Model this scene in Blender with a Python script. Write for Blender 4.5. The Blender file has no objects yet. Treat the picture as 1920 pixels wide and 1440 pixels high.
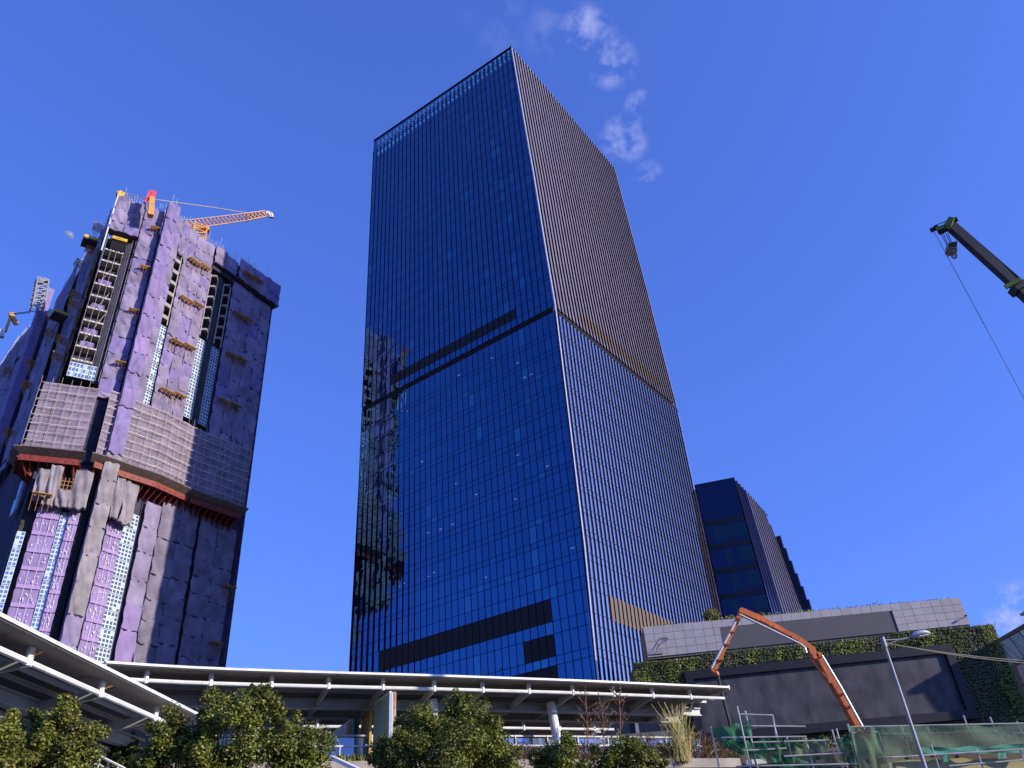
import bpy, math, random
import numpy as np
from mathutils import Vector, Matrix
random.seed(7); rng = np.random.default_rng(7)
SC = bpy.context.scene
COL = SC.collection
rad = math.radians
# ------------------------------------------------------------------ camera, sky, sun, exposure
FPX, PITCH, ROLL, CAMZ = 1450.0, rad(33.5), rad(4.8), 1.6
cd = bpy.data.cameras.new('camera'); cam = bpy.data.objects.new('camera', cd); COL.objects.link(cam)
cd.sensor_width = 36; cd.lens = 36 * FPX / 1920; cd.clip_start = .1; cd.clip_end = 12000
_r0, _u0 = Vector((1, 0, 0)), Vector((0, -math.sin(PITCH), math.cos(PITCH)))
FW = Vector((0, math.cos(PITCH), math.sin(PITCH)))
RT = _r0 * math.cos(ROLL) - _u0 * math.sin(ROLL); UP = _u0 * math.cos(ROLL) + _r0 * math.sin(ROLL)
cam.matrix_world = Matrix(((RT.x, UP.x, -FW.x, 0), (RT.y, UP.y, -FW.y, 0), (RT.z, UP.z, -FW.z, CAMZ), (0, 0, 0, 1)))
SC.camera = cam
def ray(px, py): return FW * FPX + RT * (px - 960) - UP * (py - 720)
def atY(px, py, Y):                      # point of the sight line on the upright plane y = Y
    d = ray(px, py); k = Y / d.y; return Vector((d.x * k, Y, d.z * k + CAMZ))
SUN_AZ, SUN_EL = 111.6, 20.0             # degrees clockwise from +Y; the sun stands behind the camera to the right
sd = Vector((math.sin(rad(SUN_AZ)) * math.cos(rad(SUN_EL)), math.cos(rad(SUN_AZ)) * math.cos(rad(SUN_EL)), math.sin(rad(SUN_EL))))
ld = bpy.data.lights.new('sun', 'SUN'); ld.energy = 5.0; ld.angle = rad(.5); ld.color = (1, .90, .76)
lo = bpy.data.objects.new('sun', ld); COL.objects.link(lo); lo.rotation_euler = sd.to_track_quat('Z', 'Y').to_euler(); lo.location = (60, -60, 90)
W = bpy.data.worlds.new('World'); SC.world = W; W.use_nodes = True
nt = W.node_tree; nt.nodes.clear()
def N(t, **k):
    n = nt.nodes.new(t)
    for a, b in k.items(): setattr(n, a, b)
    return n
sky = N('ShaderNodeTexSky'); sky.sky_type = 'NISHITA'; sky.sun_disc = False; sky.sun_elevation = rad(SUN_EL); sky.sun_rotation = rad(SUN_AZ)
sky.altitude = 20; sky.air_density = 1.0; sky.dust_density = 1.0; sky.ozone_density = 3.0
tint = N('ShaderNodeMix', data_type='RGBA', blend_type='MULTIPLY'); tint.inputs[0].default_value = 1
tint.inputs[7].default_value = (1.12, 1.78, 4.7, 1)          # the photograph's cold white balance
gm_ = N('ShaderNodeGamma'); gm_.inputs[1].default_value = .62; nt.links.new(sky.outputs[0], gm_.inputs[0]); nt.links.new(gm_.outputs[0], tint.inputs[6])
tc = N('ShaderNodeTexCoord')
# thin clouds where the photograph has them (directions in the sky)
CL = [((1098, 70), 58, 1.0), ((1148, 118), 48, 1.0), ((1200, 198), 30, .9), ((1168, 262), 48, .95), ((1216, 330), 30, .75), ((1030, 60), 55, .25), ((1915, 1150), 55, 1.6), ((930, 40), 60, .2)]
acc = None
for (px, py), r, w in CL:
    d = ray(px, py).normalized()
    dt = N('ShaderNodeVectorMath', operation='DOT_PRODUCT'); nt.links.new(tc.outputs['Generated'], dt.inputs[0]); dt.inputs[1].default_value = d
    mr = N('ShaderNodeMapRange', interpolation_type='SMOOTHSTEP'); nt.links.new(dt.outputs['Value'], mr.inputs[0])
    mr.inputs[1].default_value = math.cos(r * 1.25 / 1700); mr.inputs[2].default_value = math.cos(r * .1 / 1700); mr.inputs[4].default_value = w
    if acc is None: acc = mr.outputs[0]
    else:
        mx = N('ShaderNodeMath', operation='MAXIMUM'); nt.links.new(acc, mx.inputs[0]); nt.links.new(mr.outputs[0], mx.inputs[1]); acc = mx.outputs[0]
ns = N('ShaderNodeTexNoise'); ns.inputs['Scale'].default_value = 26; ns.inputs['Detail'].default_value = 10; ns.inputs['Roughness'].default_value = .6; ns.inputs['Distortion'].default_value = .12
nt.links.new(tc.outputs['Generated'], ns.inputs['Vector'])
nm = N('ShaderNodeMapRange'); nt.links.new(ns.outputs[0], nm.inputs[0]); nm.inputs[1].default_value = .44; nm.inputs[2].default_value = .78
mu = N('ShaderNodeMath', operation='MULTIPLY'); nt.links.new(acc, mu.inputs[0]); nt.links.new(nm.outputs[0], mu.inputs[1]); mu.use_clamp = True
cm = N('ShaderNodeMix', data_type='RGBA'); nt.links.new(mu.outputs[0], cm.inputs[0]); nt.links.new(tint.outputs[2], cm.inputs[6]); cm.inputs[7].default_value = (5.2, 5.6, 10, 1)
bg = N('ShaderNodeBackground'); bg.inputs[1].default_value = .1; wo = N('ShaderNodeOutputWorld')
nt.links.new(cm.outputs[2], bg.inputs[0]); nt.links.new(bg.outputs[0], wo.inputs[0])
vs = SC.view_settings; vs.view_transform = 'Standard'; vs.look = 'None'; vs.exposure = 0; vs.gamma = 1; vs.use_curve_mapping = False
SC.cycles.max_bounces = 6; SC.cycles.transparent_max_bounces = 12; SC.cycles.caustics_reflective = False
# ------------------------------------------------------------------ helpers
LOC = {}
def tag(o, label=None, cat=None, group=None, kind=None):
    for k, v in (('label', label), ('category', cat), ('group', group), ('kind', kind)):
        if v: o[k] = v
    return o
def thing(name, loc, label, cat, group=None):
    o = bpy.data.objects.new(name, None); COL.objects.link(o); o.location = loc; o.empty_display_size = .5
    LOC[o] = Vector(loc); return tag(o, label, cat, group)
def put(name, me, parent, loc=(0, 0, 0), rot=None, scale=None):      # another object on a shared mesh, loc in world space
    o = bpy.data.objects.new(name, me); COL.objects.link(o)
    base = LOC.get(parent, Vector()) if parent else Vector()
    o.parent = parent; o.location = Vector(loc) - base
    if rot is not None: o.rotation_euler = rot
    if scale is not None: o.scale = scale
    return o
class MB:
    def __init__(s): s.v = []; s.f = []; s.m = []
    def add(s, vs, fs, mi=0):
        n = len(s.v); s.v += [tuple(v) for v in vs]; s.f += [tuple(i + n for i in f) for f in fs]; s.m += [mi] * len(fs); return s
    def quad(s, a, b, c, d, mi=0): return s.add((a, b, c, d), ((0, 1, 2, 3),), mi)
    def obox(s, o, ex, ey, ez, mi=0):
        o, ex, ey, ez = map(Vector, (o, ex, ey, ez))
        v = [o, o + ex, o + ex + ey, o + ey, o + ez, o + ex + ez, o + ex + ey + ez, o + ey + ez]
        f = ((0, 3, 2, 1), (4, 5, 6, 7), (0, 1, 5, 4), (1, 2, 6, 5), (2, 3, 7, 6), (3, 0, 4, 7))
        if ex.cross(ey).dot(ez) < 0: f = tuple(tuple(reversed(q)) for q in f)
        return s.add(v, f, mi)
    def box(s, x0, x1, y0, y1, z0, z1, mi=0): return s.obox((x0, y0, z0), (x1 - x0, 0, 0), (0, y1 - y0, 0), (0, 0, z1 - z0), mi)
    def bar(s, p, q, w, h, mi=0, up=(0, 0, 1)):
        p, q = Vector(p), Vector(q); d = q - p; a = d.cross(Vector(up))
        if a.length < 1e-6: a = d.cross(Vector((1, 0, 0)))
        a.normalize(); b = a.cross(d).normalized()
        return s.obox(p - a * w / 2 - b * h / 2, a * w, b * h, d, mi)
    def tube(s, p, q, r, n=8, r2=None, mi=0, cap=True):
        p, q = Vector(p), Vector(q); d = (q - p).normalized(); a = d.orthogonal().normalized(); b = d.cross(a); r2 = r if r2 is None else r2
        v = [p + (a * math.cos(t) + b * math.sin(t)) * r for t in [2 * math.pi * i / n for i in range(n)]]
        v += [q + (a * math.cos(t) + b * math.sin(t)) * r2 for t in [2 * math.pi * i / n for i in range(n)]]
        f = [(i, (i + 1) % n, n + (i + 1) % n, n + i) for i in range(n)]
        if cap: f += [tuple(range(n - 1, -1, -1)), tuple(range(n, 2 * n))]
        return s.add(v, f, mi)
    def path(s, pts, r, n=6, mi=0):
        for a, b in zip(pts, pts[1:]): s.tube(a, b, r, n, mi=mi)
        return s
    def prism(s, poly, z0, z1, mi=0, side=None):
        n = len(poly); v = [(x, y, z0) for x, y in poly] + [(x, y, z1) for x, y in poly]
        s.add(v, [tuple(range(n - 1, -1, -1)), tuple(range(n, 2 * n))], mi)
        return s.add(v, [(i, (i + 1) % n, n + (i + 1) % n, n + i) for i in range(n)], mi if side is None else side)
    def mesh(s, name, mats, base=Vector(), smooth=False):
        me = bpy.data.meshes.new(name); me.from_pydata([(x - base.x, y - base.y, z - base.z) for x, y, z in s.v], [], s.f)
        for m in (mats if isinstance(mats, (list, tuple)) else [mats]): me.materials.append(m)
        me.polygons.foreach_set('material_index', s.m)
        if smooth: me.polygons.foreach_set('use_smooth', [True] * len(s.f))
        me.update(); return me
    def build(s, name, mats, parent=None, smooth=False, kind=None, root=None, loc=None):
        r = root or parent
        while r is not None and r.parent is not None: r = r.parent
        base = LOC.get(r, Vector()) if r else Vector()
        if parent is None and loc is not None: base = Vector(loc)
        o = bpy.data.objects.new(name, s.mesh(name, mats, base, smooth)); COL.objects.link(o); o.parent = parent
        if parent is None and loc is not None: o.location = loc
        if kind: o['kind'] = kind
        return o
def mat(name, col, rough=.6, metal=0., var=.15, scale=1.5, bump=0., bscale=12., col2=None, spec=.4, rand=0., trans=0., alpha=1., coat=0., stretch=None, detail=5):
    m = bpy.data.materials.new(name); m.use_nodes = True; t = m.node_tree; b = t.nodes['Principled BSDF']; L = t.links.new
    b.inputs['Roughness'].default_value = rough; b.inputs['Metallic'].default_value = metal; b.inputs['Specular IOR Level'].default_value = spec
    if coat: b.inputs['Coat Weight'].default_value = coat; b.inputs['Coat Roughness'].default_value = .15
    g = t.nodes.new('ShaderNodeNewGeometry'); n = t.nodes.new('ShaderNodeTexNoise'); n.inputs['Scale'].default_value = scale; n.inputs['Detail'].default_value = detail
    vec = g.outputs['Position']
    if stretch:
        mp = t.nodes.new('ShaderNodeVectorMath'); mp.operation = 'MULTIPLY'; mp.inputs[1].default_value = stretch; L(vec, mp.inputs[0]); vec = mp.outputs[0]
    L(vec, n.inputs['Vector'])
    r = t.nodes.new('ShaderNodeMapRange'); L(n.outputs[0], r.inputs[0]); r.inputs[1].default_value = .3; r.inputs[2].default_value = .7
    x = t.nodes.new('ShaderNodeMix'); x.data_type = 'RGBA'; L(r.outputs[0], x.inputs[0])
    c2 = col2 or tuple(min(1, c * (1 + var)) for c in col); c1 = col if col2 else tuple(c * (1 - var) for c in col)
    x.inputs[6].default_value = (*c1, 1); x.inputs[7].default_value = (*c2, 1); out = x.outputs[2]
    if rand:
        oi = t.nodes.new('ShaderNodeObjectInfo'); q = t.nodes.new('ShaderNodeMapRange'); L(oi.outputs['Random'], q.inputs[0]); q.inputs[3].default_value = 1 - rand; q.inputs[4].default_value = 1 + rand
        v = t.nodes.new('ShaderNodeVectorMath'); v.operation = 'SCALE'; L(out, v.inputs[0]); L(q.outputs[0], v.inputs['Scale']); out = v.outputs[0]
    L(out, b.inputs['Base Color'])
    if bump:
        n2 = t.nodes.new('ShaderNodeTexNoise'); n2.inputs['Scale'].default_value = bscale; n2.inputs['Detail'].default_value = 4; L(vec, n2.inputs['Vector'])
        bp = t.nodes.new('ShaderNodeBump'); bp.inputs['Strength'].default_value = bump; bp.inputs['Distance'].default_value = .1; L(n2.outputs[0], bp.inputs['Height']); L(bp.outputs[0], b.inputs['Normal'])
    if trans or alpha < 1:
        o = t.nodes['Material Output']; sh = b.outputs[0]
        if trans:
            tr = t.nodes.new('ShaderNodeBsdfTranslucent'); L(out, tr.inputs[0]); mx = t.nodes.new('ShaderNodeMixShader'); mx.inputs[0].default_value = trans; L(sh, mx.inputs[1]); L(tr.outputs[0], mx.inputs[2]); sh = mx.outputs[0]
        if alpha < 1:
            tp = t.nodes.new('ShaderNodeBsdfTransparent'); mx = t.nodes.new('ShaderNodeMixShader'); mx.inputs[0].default_value = alpha; L(tp.outputs[0], mx.inputs[1]); L(sh, mx.inputs[2]); sh = mx.outputs[0]
        L(sh, o.inputs[0])
    return m
def glass(name, tint, f0=.35, body=(.004, .006, .016), rough=.02, rand=0., wav=0., island=0.):
    """coated facade glass: tinted mirror whose strength grows towards grazing angles, dark behind"""
    m = bpy.data.materials.new(name); m.use_nodes = True; t = m.node_tree; L = t.links.new; t.nodes.clear()
    o = t.nodes.new('ShaderNodeOutputMaterial'); gl = t.nodes.new('ShaderNodeBsdfGlossy'); gl.inputs['Roughness'].default_value = rough
    df = t.nodes.new('ShaderNodeBsdfDiffuse'); df.inputs[0].default_value = (*body, 1)
    lw = t.nodes.new('ShaderNodeLayerWeight'); lw.inputs[0].default_value = .5
    pw = t.nodes.new('ShaderNodeMath'); pw.operation = 'POWER'; L(lw.outputs['Facing'], pw.inputs[0]); pw.inputs[1].default_value = 3.2
    mr = t.nodes.new('ShaderNodeMapRange'); L(pw.outputs[0], mr.inputs[0]); mr.inputs[3].default_value = f0; mr.inputs[4].default_value = 1
    cx = t.nodes.new('ShaderNodeMix'); cx.data_type = 'RGBA'; L(pw.outputs[0], cx.inputs[0]); cx.inputs[6].default_value = (*tint, 1); cx.inputs[7].default_value = (.9, .93, 1, 1)
    out = cx.outputs[2]
    if rand:
        oi = t.nodes.new('ShaderNodeObjectInfo'); q = t.nodes.new('ShaderNodeMapRange'); L(oi.outputs['Random'], q.inputs[0]); q.inputs[3].default_value = 1 - rand; q.inputs[4].default_value = 1 + rand
        v = t.nodes.new('ShaderNodeVectorMath'); v.operation = 'SCALE'; L(out, v.inputs[0]); L(q.outputs[0], v.inputs['Scale']); out = v.outputs[0]
    if island:
        gg = t.nodes.new('ShaderNodeNewGeometry'); q = t.nodes.new('ShaderNodeMapRange'); L(gg.outputs['Random Per Island'], q.inputs[0]); q.inputs[3].default_value = 1 - island; q.inputs[4].default_value = 1 + island
        v = t.nodes.new('ShaderNodeVectorMath'); v.operation = 'SCALE'; L(out, v.inputs[0]); L(q.outputs[0], v.inputs['Scale']); out = v.outputs[0]
    L(out, gl.inputs[0])
    if wav:
        g = t.nodes.new('ShaderNodeNewGeometry'); n2 = t.nodes.new('ShaderNodeTexNoise'); n2.inputs['Scale'].default_value = .55; n2.inputs['Detail'].default_value = 1; L(g.outputs['Position'], n2.inputs['Vector'])
        bp = t.nodes.new('ShaderNodeBump'); bp.inputs['Strength'].default_value = wav; bp.inputs['Distance'].default_value = .05; L(n2.outputs[0], bp.inputs['Height']); L(bp.outputs[0], gl.inputs['Normal'])
    mx = t.nodes.new('ShaderNodeMixShader'); L(mr.outputs[0], mx.inputs[0]); L(df.outputs[0], mx.inputs[1]); L(gl.outputs[0], mx.inputs[2]); L(mx.outputs[0], o.inputs[0])
    return m
def emit(name, col, s, base=1.):
    m = bpy.data.materials.new(name); m.use_nodes = True; b = m.node_tree.nodes['Principled BSDF']
    b.inputs['Base Color'].default_value = (*[c * base for c in col], 1); b.inputs['Emission Color'].default_value = (*col, 1); b.inputs['Emission Strength'].default_value = s; return m
M = dict(
 glass_left=glass('glass_left', (.055, .20, .40), .62, rand=.05, wav=.05), glass_left2=glass('glass_left2', (.055, .19, .38), .6, wav=.05, island=.05),
 glass_teal=glass('glass_teal', (.075, .26, .43), .62, (.01, .035, .06), wav=.05), glass_right=glass('glass_right', (1, .93, .86), .80, (.20, .165, .22), wav=.04),
 glass_side=glass('glass_side', (.10, .13, .25), .3), glass_dark=glass('glass_dark', (.06, .085, .18), .4, (.004, .007, .012)), glass_green=glass('glass_green', (.06, .12, .15), .35, (.012, .05, .048)),
 fin=mat('fin', (.003, .003, .013), .5, .0, .1, spec=.1), louvre=mat('louvre', (.011, .008, .011), .6, .0, .2), louvre_sun_tone=mat('louvre_sun_tone', (.17, .125, .095), .6, 0, .08),  # one louvre in two colours: sunlight is put into the paler copy
 groove=mat('groove', (.008, .006, .01), .9), frit=mat('frit', (.26, .23, .31), .3, 0, .2, .6, spec=.6), pale_metal=mat('pale_metal', (.5, .5, .58), .35, .3),
 frit_dark=mat('frit_dark', (.11, .095, .125), .35, 0, .2, .6), crown=glass('crown_glass', (.5, .7, .75), .3, (.5, .9, .95)),
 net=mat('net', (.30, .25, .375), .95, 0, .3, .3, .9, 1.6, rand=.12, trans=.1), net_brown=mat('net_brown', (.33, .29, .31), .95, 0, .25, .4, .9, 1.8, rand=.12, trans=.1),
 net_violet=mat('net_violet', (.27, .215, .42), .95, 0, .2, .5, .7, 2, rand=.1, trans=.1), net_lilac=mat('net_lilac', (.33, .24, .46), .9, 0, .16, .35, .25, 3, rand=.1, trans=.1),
 net_hem_shadow=mat('net_hem_shadow', (.035, .03, .06), .95), net_shade=mat('net_shade', (.235, .205, .27), .95, 0, .3, .3, .9, 1.6, rand=.1, trans=.1), net_mauve=mat('net_mauve', (.245, .20, .255), .95, 0, .3, .25, .8, 1.5, stretch=(1, 1, 2.5)), net_dark=mat('net_dark', (.055, .05, .085), .95, 0, .2, .4, .4, 2.5), concrete=mat('concrete', (.32, .3, .27), .9, 0, .2, .6), dark_conc=mat('dark_conc', (.06, .055, .06), .9, 0, .25, .5),
 slab=mat('slab', (.36, .33, .29), .9, 0, .2, 1.2), bamboo=mat('bamboo', (.52, .27, .07), .8, 0, .3, 2, rand=.15), pole=mat('pole', (.62, .52, .44), .6, 0, .2, 3), wht=mat('white_paint', (.78, .78, .76), .45, 0, .06),
 win_frame=mat('win_frame', (.62, .68, .72), .5, 0, .1), win_glass=glass('win_glass', (.35, .55, .8), .35, (.14, .22, .32)), film=mat('film', (.45, .6, .8), .4, 0, .25, .5),
 yellow=mat('yellow_paint', (.72, .46, .05), .5, 0, .15), orange_crane=mat('crane_orange', (.7, .33, .07), .5, 0, .15), pink=mat('pink_cover', (.75, .07, .12), .7, 0, .2, 1, .4, 3), jib=mat('jib_paint', (.72, .45, .36), .5, 0, .2), red_steel=mat('red_steel', (.24, .042, .028), .6, 0, .25),
 deckboard=mat('deckboard', (.2, .15, .13), .8, 0, .25, 1.5), black_pipe=mat('black_pipe', (.02, .02, .022), .5, 0, .2),
 alu=mat('alu', (.80, .80, .77), .45, 0, .14, 1.6), soffit=mat('soffit', (.15, .135, .125), .6, .0, .12, .8), steel=mat('steel', (.36, .365, .35), .45, .1, .1, 1.5), steel_green=mat('steel_green', (.40, .42, .38), .5, .1, .1),
 tile=mat('tile', (.43, .39, .39), .7, 0, .06, .6, rand=.07, bump=.05), tile_joint=mat('tile_joint', (.14, .13, .13), .9), inset=mat('inset', (.105, .10, .105), .6, 0, .05, .3), screen=mat('screen', (.026, .025, .030), .55, 0, .1, 1.3, col2=(.085, .08, .09), stretch=(.5, 1, .28), detail=9), screen_frame=mat('screen_frame', (.009, .008, .014), .5, 0, .1),
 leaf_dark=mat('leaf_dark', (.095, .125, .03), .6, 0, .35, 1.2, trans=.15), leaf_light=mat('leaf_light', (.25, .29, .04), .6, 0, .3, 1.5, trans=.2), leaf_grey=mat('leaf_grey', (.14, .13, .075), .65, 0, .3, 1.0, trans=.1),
 leaf_a=mat('leaf_a', (.125, .155, .024), .45, 0, .4, .8, trans=.22), leaf_b=mat('leaf_b', (.235, .25, .04), .45, 0, .4, .8, trans=.22), leaf_c=mat('leaf_c', (.34, .27, .06), .5, 0, .35, .8, trans=.2), bark=mat('bark', (.12, .09, .06), .9, 0, .3, 6, .6, 20),
 soil=mat('soil', (.05, .045, .035), .95, 0, .3, 1), dry=mat('dry_stem', (.30, .19, .10), .8, 0, .35, 2, trans=.1), reed=mat('reed', (.34, .29, .09), .7, 0, .35, 3, trans=.2), twig=mat('twig', (.2, .1, .065), .85, 0, .3, 4),
 pump=mat('pump_orange', (.62, .17, .045), .4, 0, .16, 1.2, .1, 6), pump_pipe=mat('pump_pipe', (.62, .6, .58), .4, .2, .12, 2), hose=mat('hose', (.055, .05, .05), .8), steel_grey=mat('steel_grey', (.3, .3, .31), .5, .3, .15, 2),
 boom_dark=mat('boom_dark', (.016, .016, .022), .5, 0, .2, 1), green_paint=mat('green_paint', (.20, .28, .03), .45, 0, .15), hook=mat('hook', (.32, .24, .12), .5, .3, .3, 4), cable=mat('cable', (.03, .03, .035), .6), cable_pale=mat('cable_pale', (.32, .28, .2), .6),
 net_green=mat('net_green', (.035, .2, .09), .9, 0, .3, 1.2, .3, 5, trans=.25, alpha=.78), net_green2=mat('net_green2', (.15, .25, .14), .9, 0, .3, 1.2, .3, 5, trans=.25, alpha=.66), net_green3=mat('net_green_solid', (.09, .30, .19), .85, 0, .25, 1.5), ply=mat('ply', (.48, .42, .2), .8, 0, .2, 1, stretch=(.3, 1, 1)), ply_brown=mat('ply_brown', (.15, .11, .08), .85, 0, .3, .8), scaf=mat('scaf_tube', (.56, .54, .48), .4, .35, .2, 3),
 asphalt=mat('asphalt', (.05, .05, .052), .9, 0, .25, .8, .2, 30), paving=mat('paving', (.13, .125, .12), .85, 0, .15, .8, .1, 8), planter=mat('planter_concrete', (.36, .31, .25), .9, 0, .25, .9, .2, 8), pale_wall=mat('pale_wall', (.5, .52, .52), .6, 0, .12, .5),
 rail_glass=glass('rail_glass', (.42, .52, .7), .3, (.16, .2, .26)), sign_pale=mat('sign_pale', (.42, .52, .36), .5, 0, .1, 1.2), sign_yel=mat('sign_yellow', (.55, .36, .05), .6, 0, .12), teal=mat('mural_teal', (.03, .25, .36), .6), orange=mat('mural_orange', (.5, .2, .04), .6), cream=mat('mural_cream', (.5, .48, .36), .6), rust=mat('rust', (.6, .52, .46), .6, 0, .1, 1.5, col2=(.45, .2, .08)),
 bldg=mat('bldg_pale', (.42, .44, .46), .7, 0, .1), bld_dark=mat('bldg_dark', (.012, .012, .02), .4), bld_panel=mat('bld_panel', (.34, .36, .42), .4), hill=mat('hill', (.035, .05, .03), .95, 0, .4, .02), lamp_head=mat('lamp_head', (.5, .5, .52), .4, .2), lens=mat('lamp_lens', (.6, .6, .55), .3),
 moon=emit('moon_glow', (.42, .52, .9), .42, .1), light_strip=emit('light_strip', (.9, .93, 1), .55))
V = Vector
# ------------------------------------------------------------------ ground, road, hills, moon
tag(MB().quad((-5000, -5000, 0), (5000, -5000, 0), (5000, 5000, 0), (-5000, 5000, 0)).build('ground', M['paving']), kind='structure')
tag(MB().box(-60, 60, -6, 12, .002, .006).build('road', M['asphalt']), kind='structure')
h = MB(); pr = []
for i in range(240):
    a = rad(150 + i * .76); R0 = 900 + 120 * math.sin(i * .2); top = 165 + 60 * math.sin(i * .097 + 1) + 28 * math.sin(i * .31) + 10 * math.sin(i * .83) + random.uniform(-3, 3)
    d = V((math.sin(a), math.cos(a), 0)); pr.append([d * (R0 - 420) - V((0, 0, 2)), d * (R0 - 150) + V((0, 0, top * .6)), d * R0 + V((0, 0, top)), d * (R0 + 300) - V((0, 0, 2))])
for a, b in zip(pr, pr[1:]):
    for k in range(3): h.quad(a[k], b[k], b[k + 1], a[k + 1])
tag(h.build('hills', M['hill'], smooth=True), kind='structure')
md = ray(128, 442).normalized(); mc = V((0, 0, CAMZ)) + md * 4000; mr_ = 4000 * 8.2 / 1500
to = -md; a0 = to.cross(V((0, 0, 1))).normalized(); b0 = to.cross(a0).normalized()
lit = (a0 * -.446 - b0 * .96).normalized(); per = to.cross(lit)          # lit limb towards the lower right
mb = MB(); n = 18; rows = []
for i in range(n + 1):
    t = -math.pi / 2 + math.pi * i / n; row = []
    for j in range(9):
        ph = -.12 + (math.pi / 2 + .12) * j / 8
        row.append(mc + (per * math.sin(t) + (lit * math.sin(ph) + to * math.cos(ph)) * math.cos(t)) * mr_)
    rows.append(row)
for i in range(n):
    for j in range(8): mb.quad(rows[i][j], rows[i + 1][j], rows[i + 1][j + 1], rows[i][j + 1])
tag(mb.build('moon', M['moon'], smooth=True, loc=mc), 'pale half moon in the blue sky left of the purple netted building', 'moon')
# ------------------------------------------------------------------ the dark glass tower
L2 = V((-36.1, 155.3, 0)); Uh = V((.81913, -.57361, 0)); Wh = V((.57361, .81913, 0)); Nl = -Wh; Nr = Uh
Zs = [0, 28, 50, 75, 101, 116, 140, 161, 193, 200]; Ss = [54.6, 54.9, 55.6, 55.8, 55.97, 55.45, 54.8, 54.0, 52.85, 52.7]
def sC(z): return float(np.interp(z, Zs, Ss))
RLEN = 54.6; ZT_L, ZT_C, ZT_R = 198.0, 193.6, 191.5; ZB = 0
def lf(s, z, off=0): return L2 + Uh * s + Nl * off + V((0, 0, z))
def rf(w, z, off=0): return L2 + Uh * (sC(z) + off) + Wh * w + V((0, 0, z))
tower = thing('office_tower', L2 + Uh * 28 + Wh * 27, 'tallest black and blue glass office tower, square, with dark louvre bands', 'skyscraper', None)
NB = 36; bw = 55.97 / NB
core = MB(); lv = [0, 28, 50, 75, 101, 116, 140, 161, 188]
for za, zb in zip(lv, lv[1:]):
    A = [L2 + Uh * .6 + Wh * .6, L2 + Uh * (sC(za) - .9) + Wh * .6, L2 + Uh * (sC(za) - .9) + Wh * (RLEN - .3), L2 + Uh * .6 + Wh * (RLEN - .3)]
    B = [L2 + Uh * .6 + Wh * .6, L2 + Uh * (sC(zb) - .9) + Wh * .6, L2 + Uh * (sC(zb) - .9) + Wh * (RLEN - .3), L2 + Uh * .6 + Wh * (RLEN - .3)]
    for i in range(4):
        j = (i + 1) % 4; core.quad(A[i] + V((0, 0, za)), A[j] + V((0, 0, za)), B[j] + V((0, 0, zb)), B[i] + V((0, 0, zb)))
core.add([B[i] + V((0, 0, 188)) for i in range(4)], ((0, 1, 2, 3),))
core.build('core', M['groove'], tower)
rows = [0, 10, 19, 24, 27.8, 31.9, 33.3, 36.8, 38.8, 42.6, 44.7, 47.7, 48.9]
z = 48.9
while z < 96: rows += [z + 3.1, z + 4.22]; z += 4.22
rows = [r for r in rows if r < 97.5] + [99.9]
gap = (99.9, 101.3)
up = [101.3, 103.2, 105.9]; z = 105.9
FH = (188.6 - 105.9) / 20
for i in range(20): up += [z + FH * .74, z + FH]; z += FH
cells = []                                             # (z0, z1, bay)
for rr in (rows, up):
    for z0, z1 in zip(rr, rr[1:]):
        for i in range(NB): cells.append((z0, z1, i))
def louvre_at(z0, z1, i):
    zc = (z0 + z1) / 2
    if 38.8 < zc < 42.6 and 5 <= i <= 30: return True
    if 33.3 < zc < 36.8 and 27 <= i <= 30: return True
    if 27.8 < zc < 31.9 and 26 <= i <= 30: return True
    if 103.2 < zc < 105.9 and 6 <= i <= 29: return True
    return False
def saw(i, z):                                         # pleats deepen towards the low left end
    k = max(0., min(1., (13.5 - i) / 12)) * max(0., min(1., (82 - z) / 38)); return .42 * k ** .8
def tilt(z): return .3 * max(0., min(1., (58 - z) / 10))
solo = 0; rest = MB(); lv_m = {}; ret = MB()
gm = {}
cells.sort(key=lambda c: (c[0] > 26.9) * 0 + (c[0] if c[0] > 24 else 1000 + c[0]))
for z0, z1, i in cells:
    s0, s1 = i * bw + .045, (i + 1) * bw - .045
    if s0 >= sC(z1): continue
    t0, t1 = min(s1, sC(z0) - .02), min(s1, sC(z1) - .02)
    e0, e1 = saw(i, z0), saw(i, z1); g = .05
    if louvre_at(z0, z1, i):
        lv_m.setdefault('a' if z0 > 100 else 'b' if z0 > 38 else 'c' if z0 > 33 else 'd', MB()).quad(lf(s0, z0 + g, .012), lf(t0, z0 + g, .012), lf(t1, z1 - g, .012), lf(s0, z1 - g, .012)); continue
    j = [random.uniform(-.009, .009) for _ in range(4)]
    q = (lf(s0, z0 + g, e0 * tilt(z0) + j[0]), lf(t0, z0 + g, j[1]), lf(t1, z1 - g, j[2]), lf(s0, z1 - g, e1 * tilt(z1) + j[3]))
    if max(e0, e1) > .02: ret.quad(lf(s0 - .04, z0, 0), lf(s0 - .04, z0, e0 + .05), lf(s0 - .04, z1, e1 + .05), lf(s0 - .04, z1, 0)); ret.quad(lf(s0 + .03, z0, 0), lf(s0 + .03, z0, e0 + .05), lf(s0 + .03, z1, e1 + .05), lf(s0 + .03, z1, 0))
    r = random.random(); teal = r < .012 or (28 <= i <= 31 and r < .16)
    if solo < 300 and z0 > 24:
        MB().quad(*q).build('glass_pane', M['glass_teal' if teal else 'glass_left'], tower); solo += 1
    else: rest.quad(*q, 1 if teal else 0)
rest.build('glass_panes', [M['glass_left2'], M['glass_teal']], tower, kind='stuff')
[q_.build('louvre_band', M['louvre'], tower) for q_ in lv_m.values()]; ret.build('deep_fins', M['fin'], tower, kind='stuff')
mu_ = MB()
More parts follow.
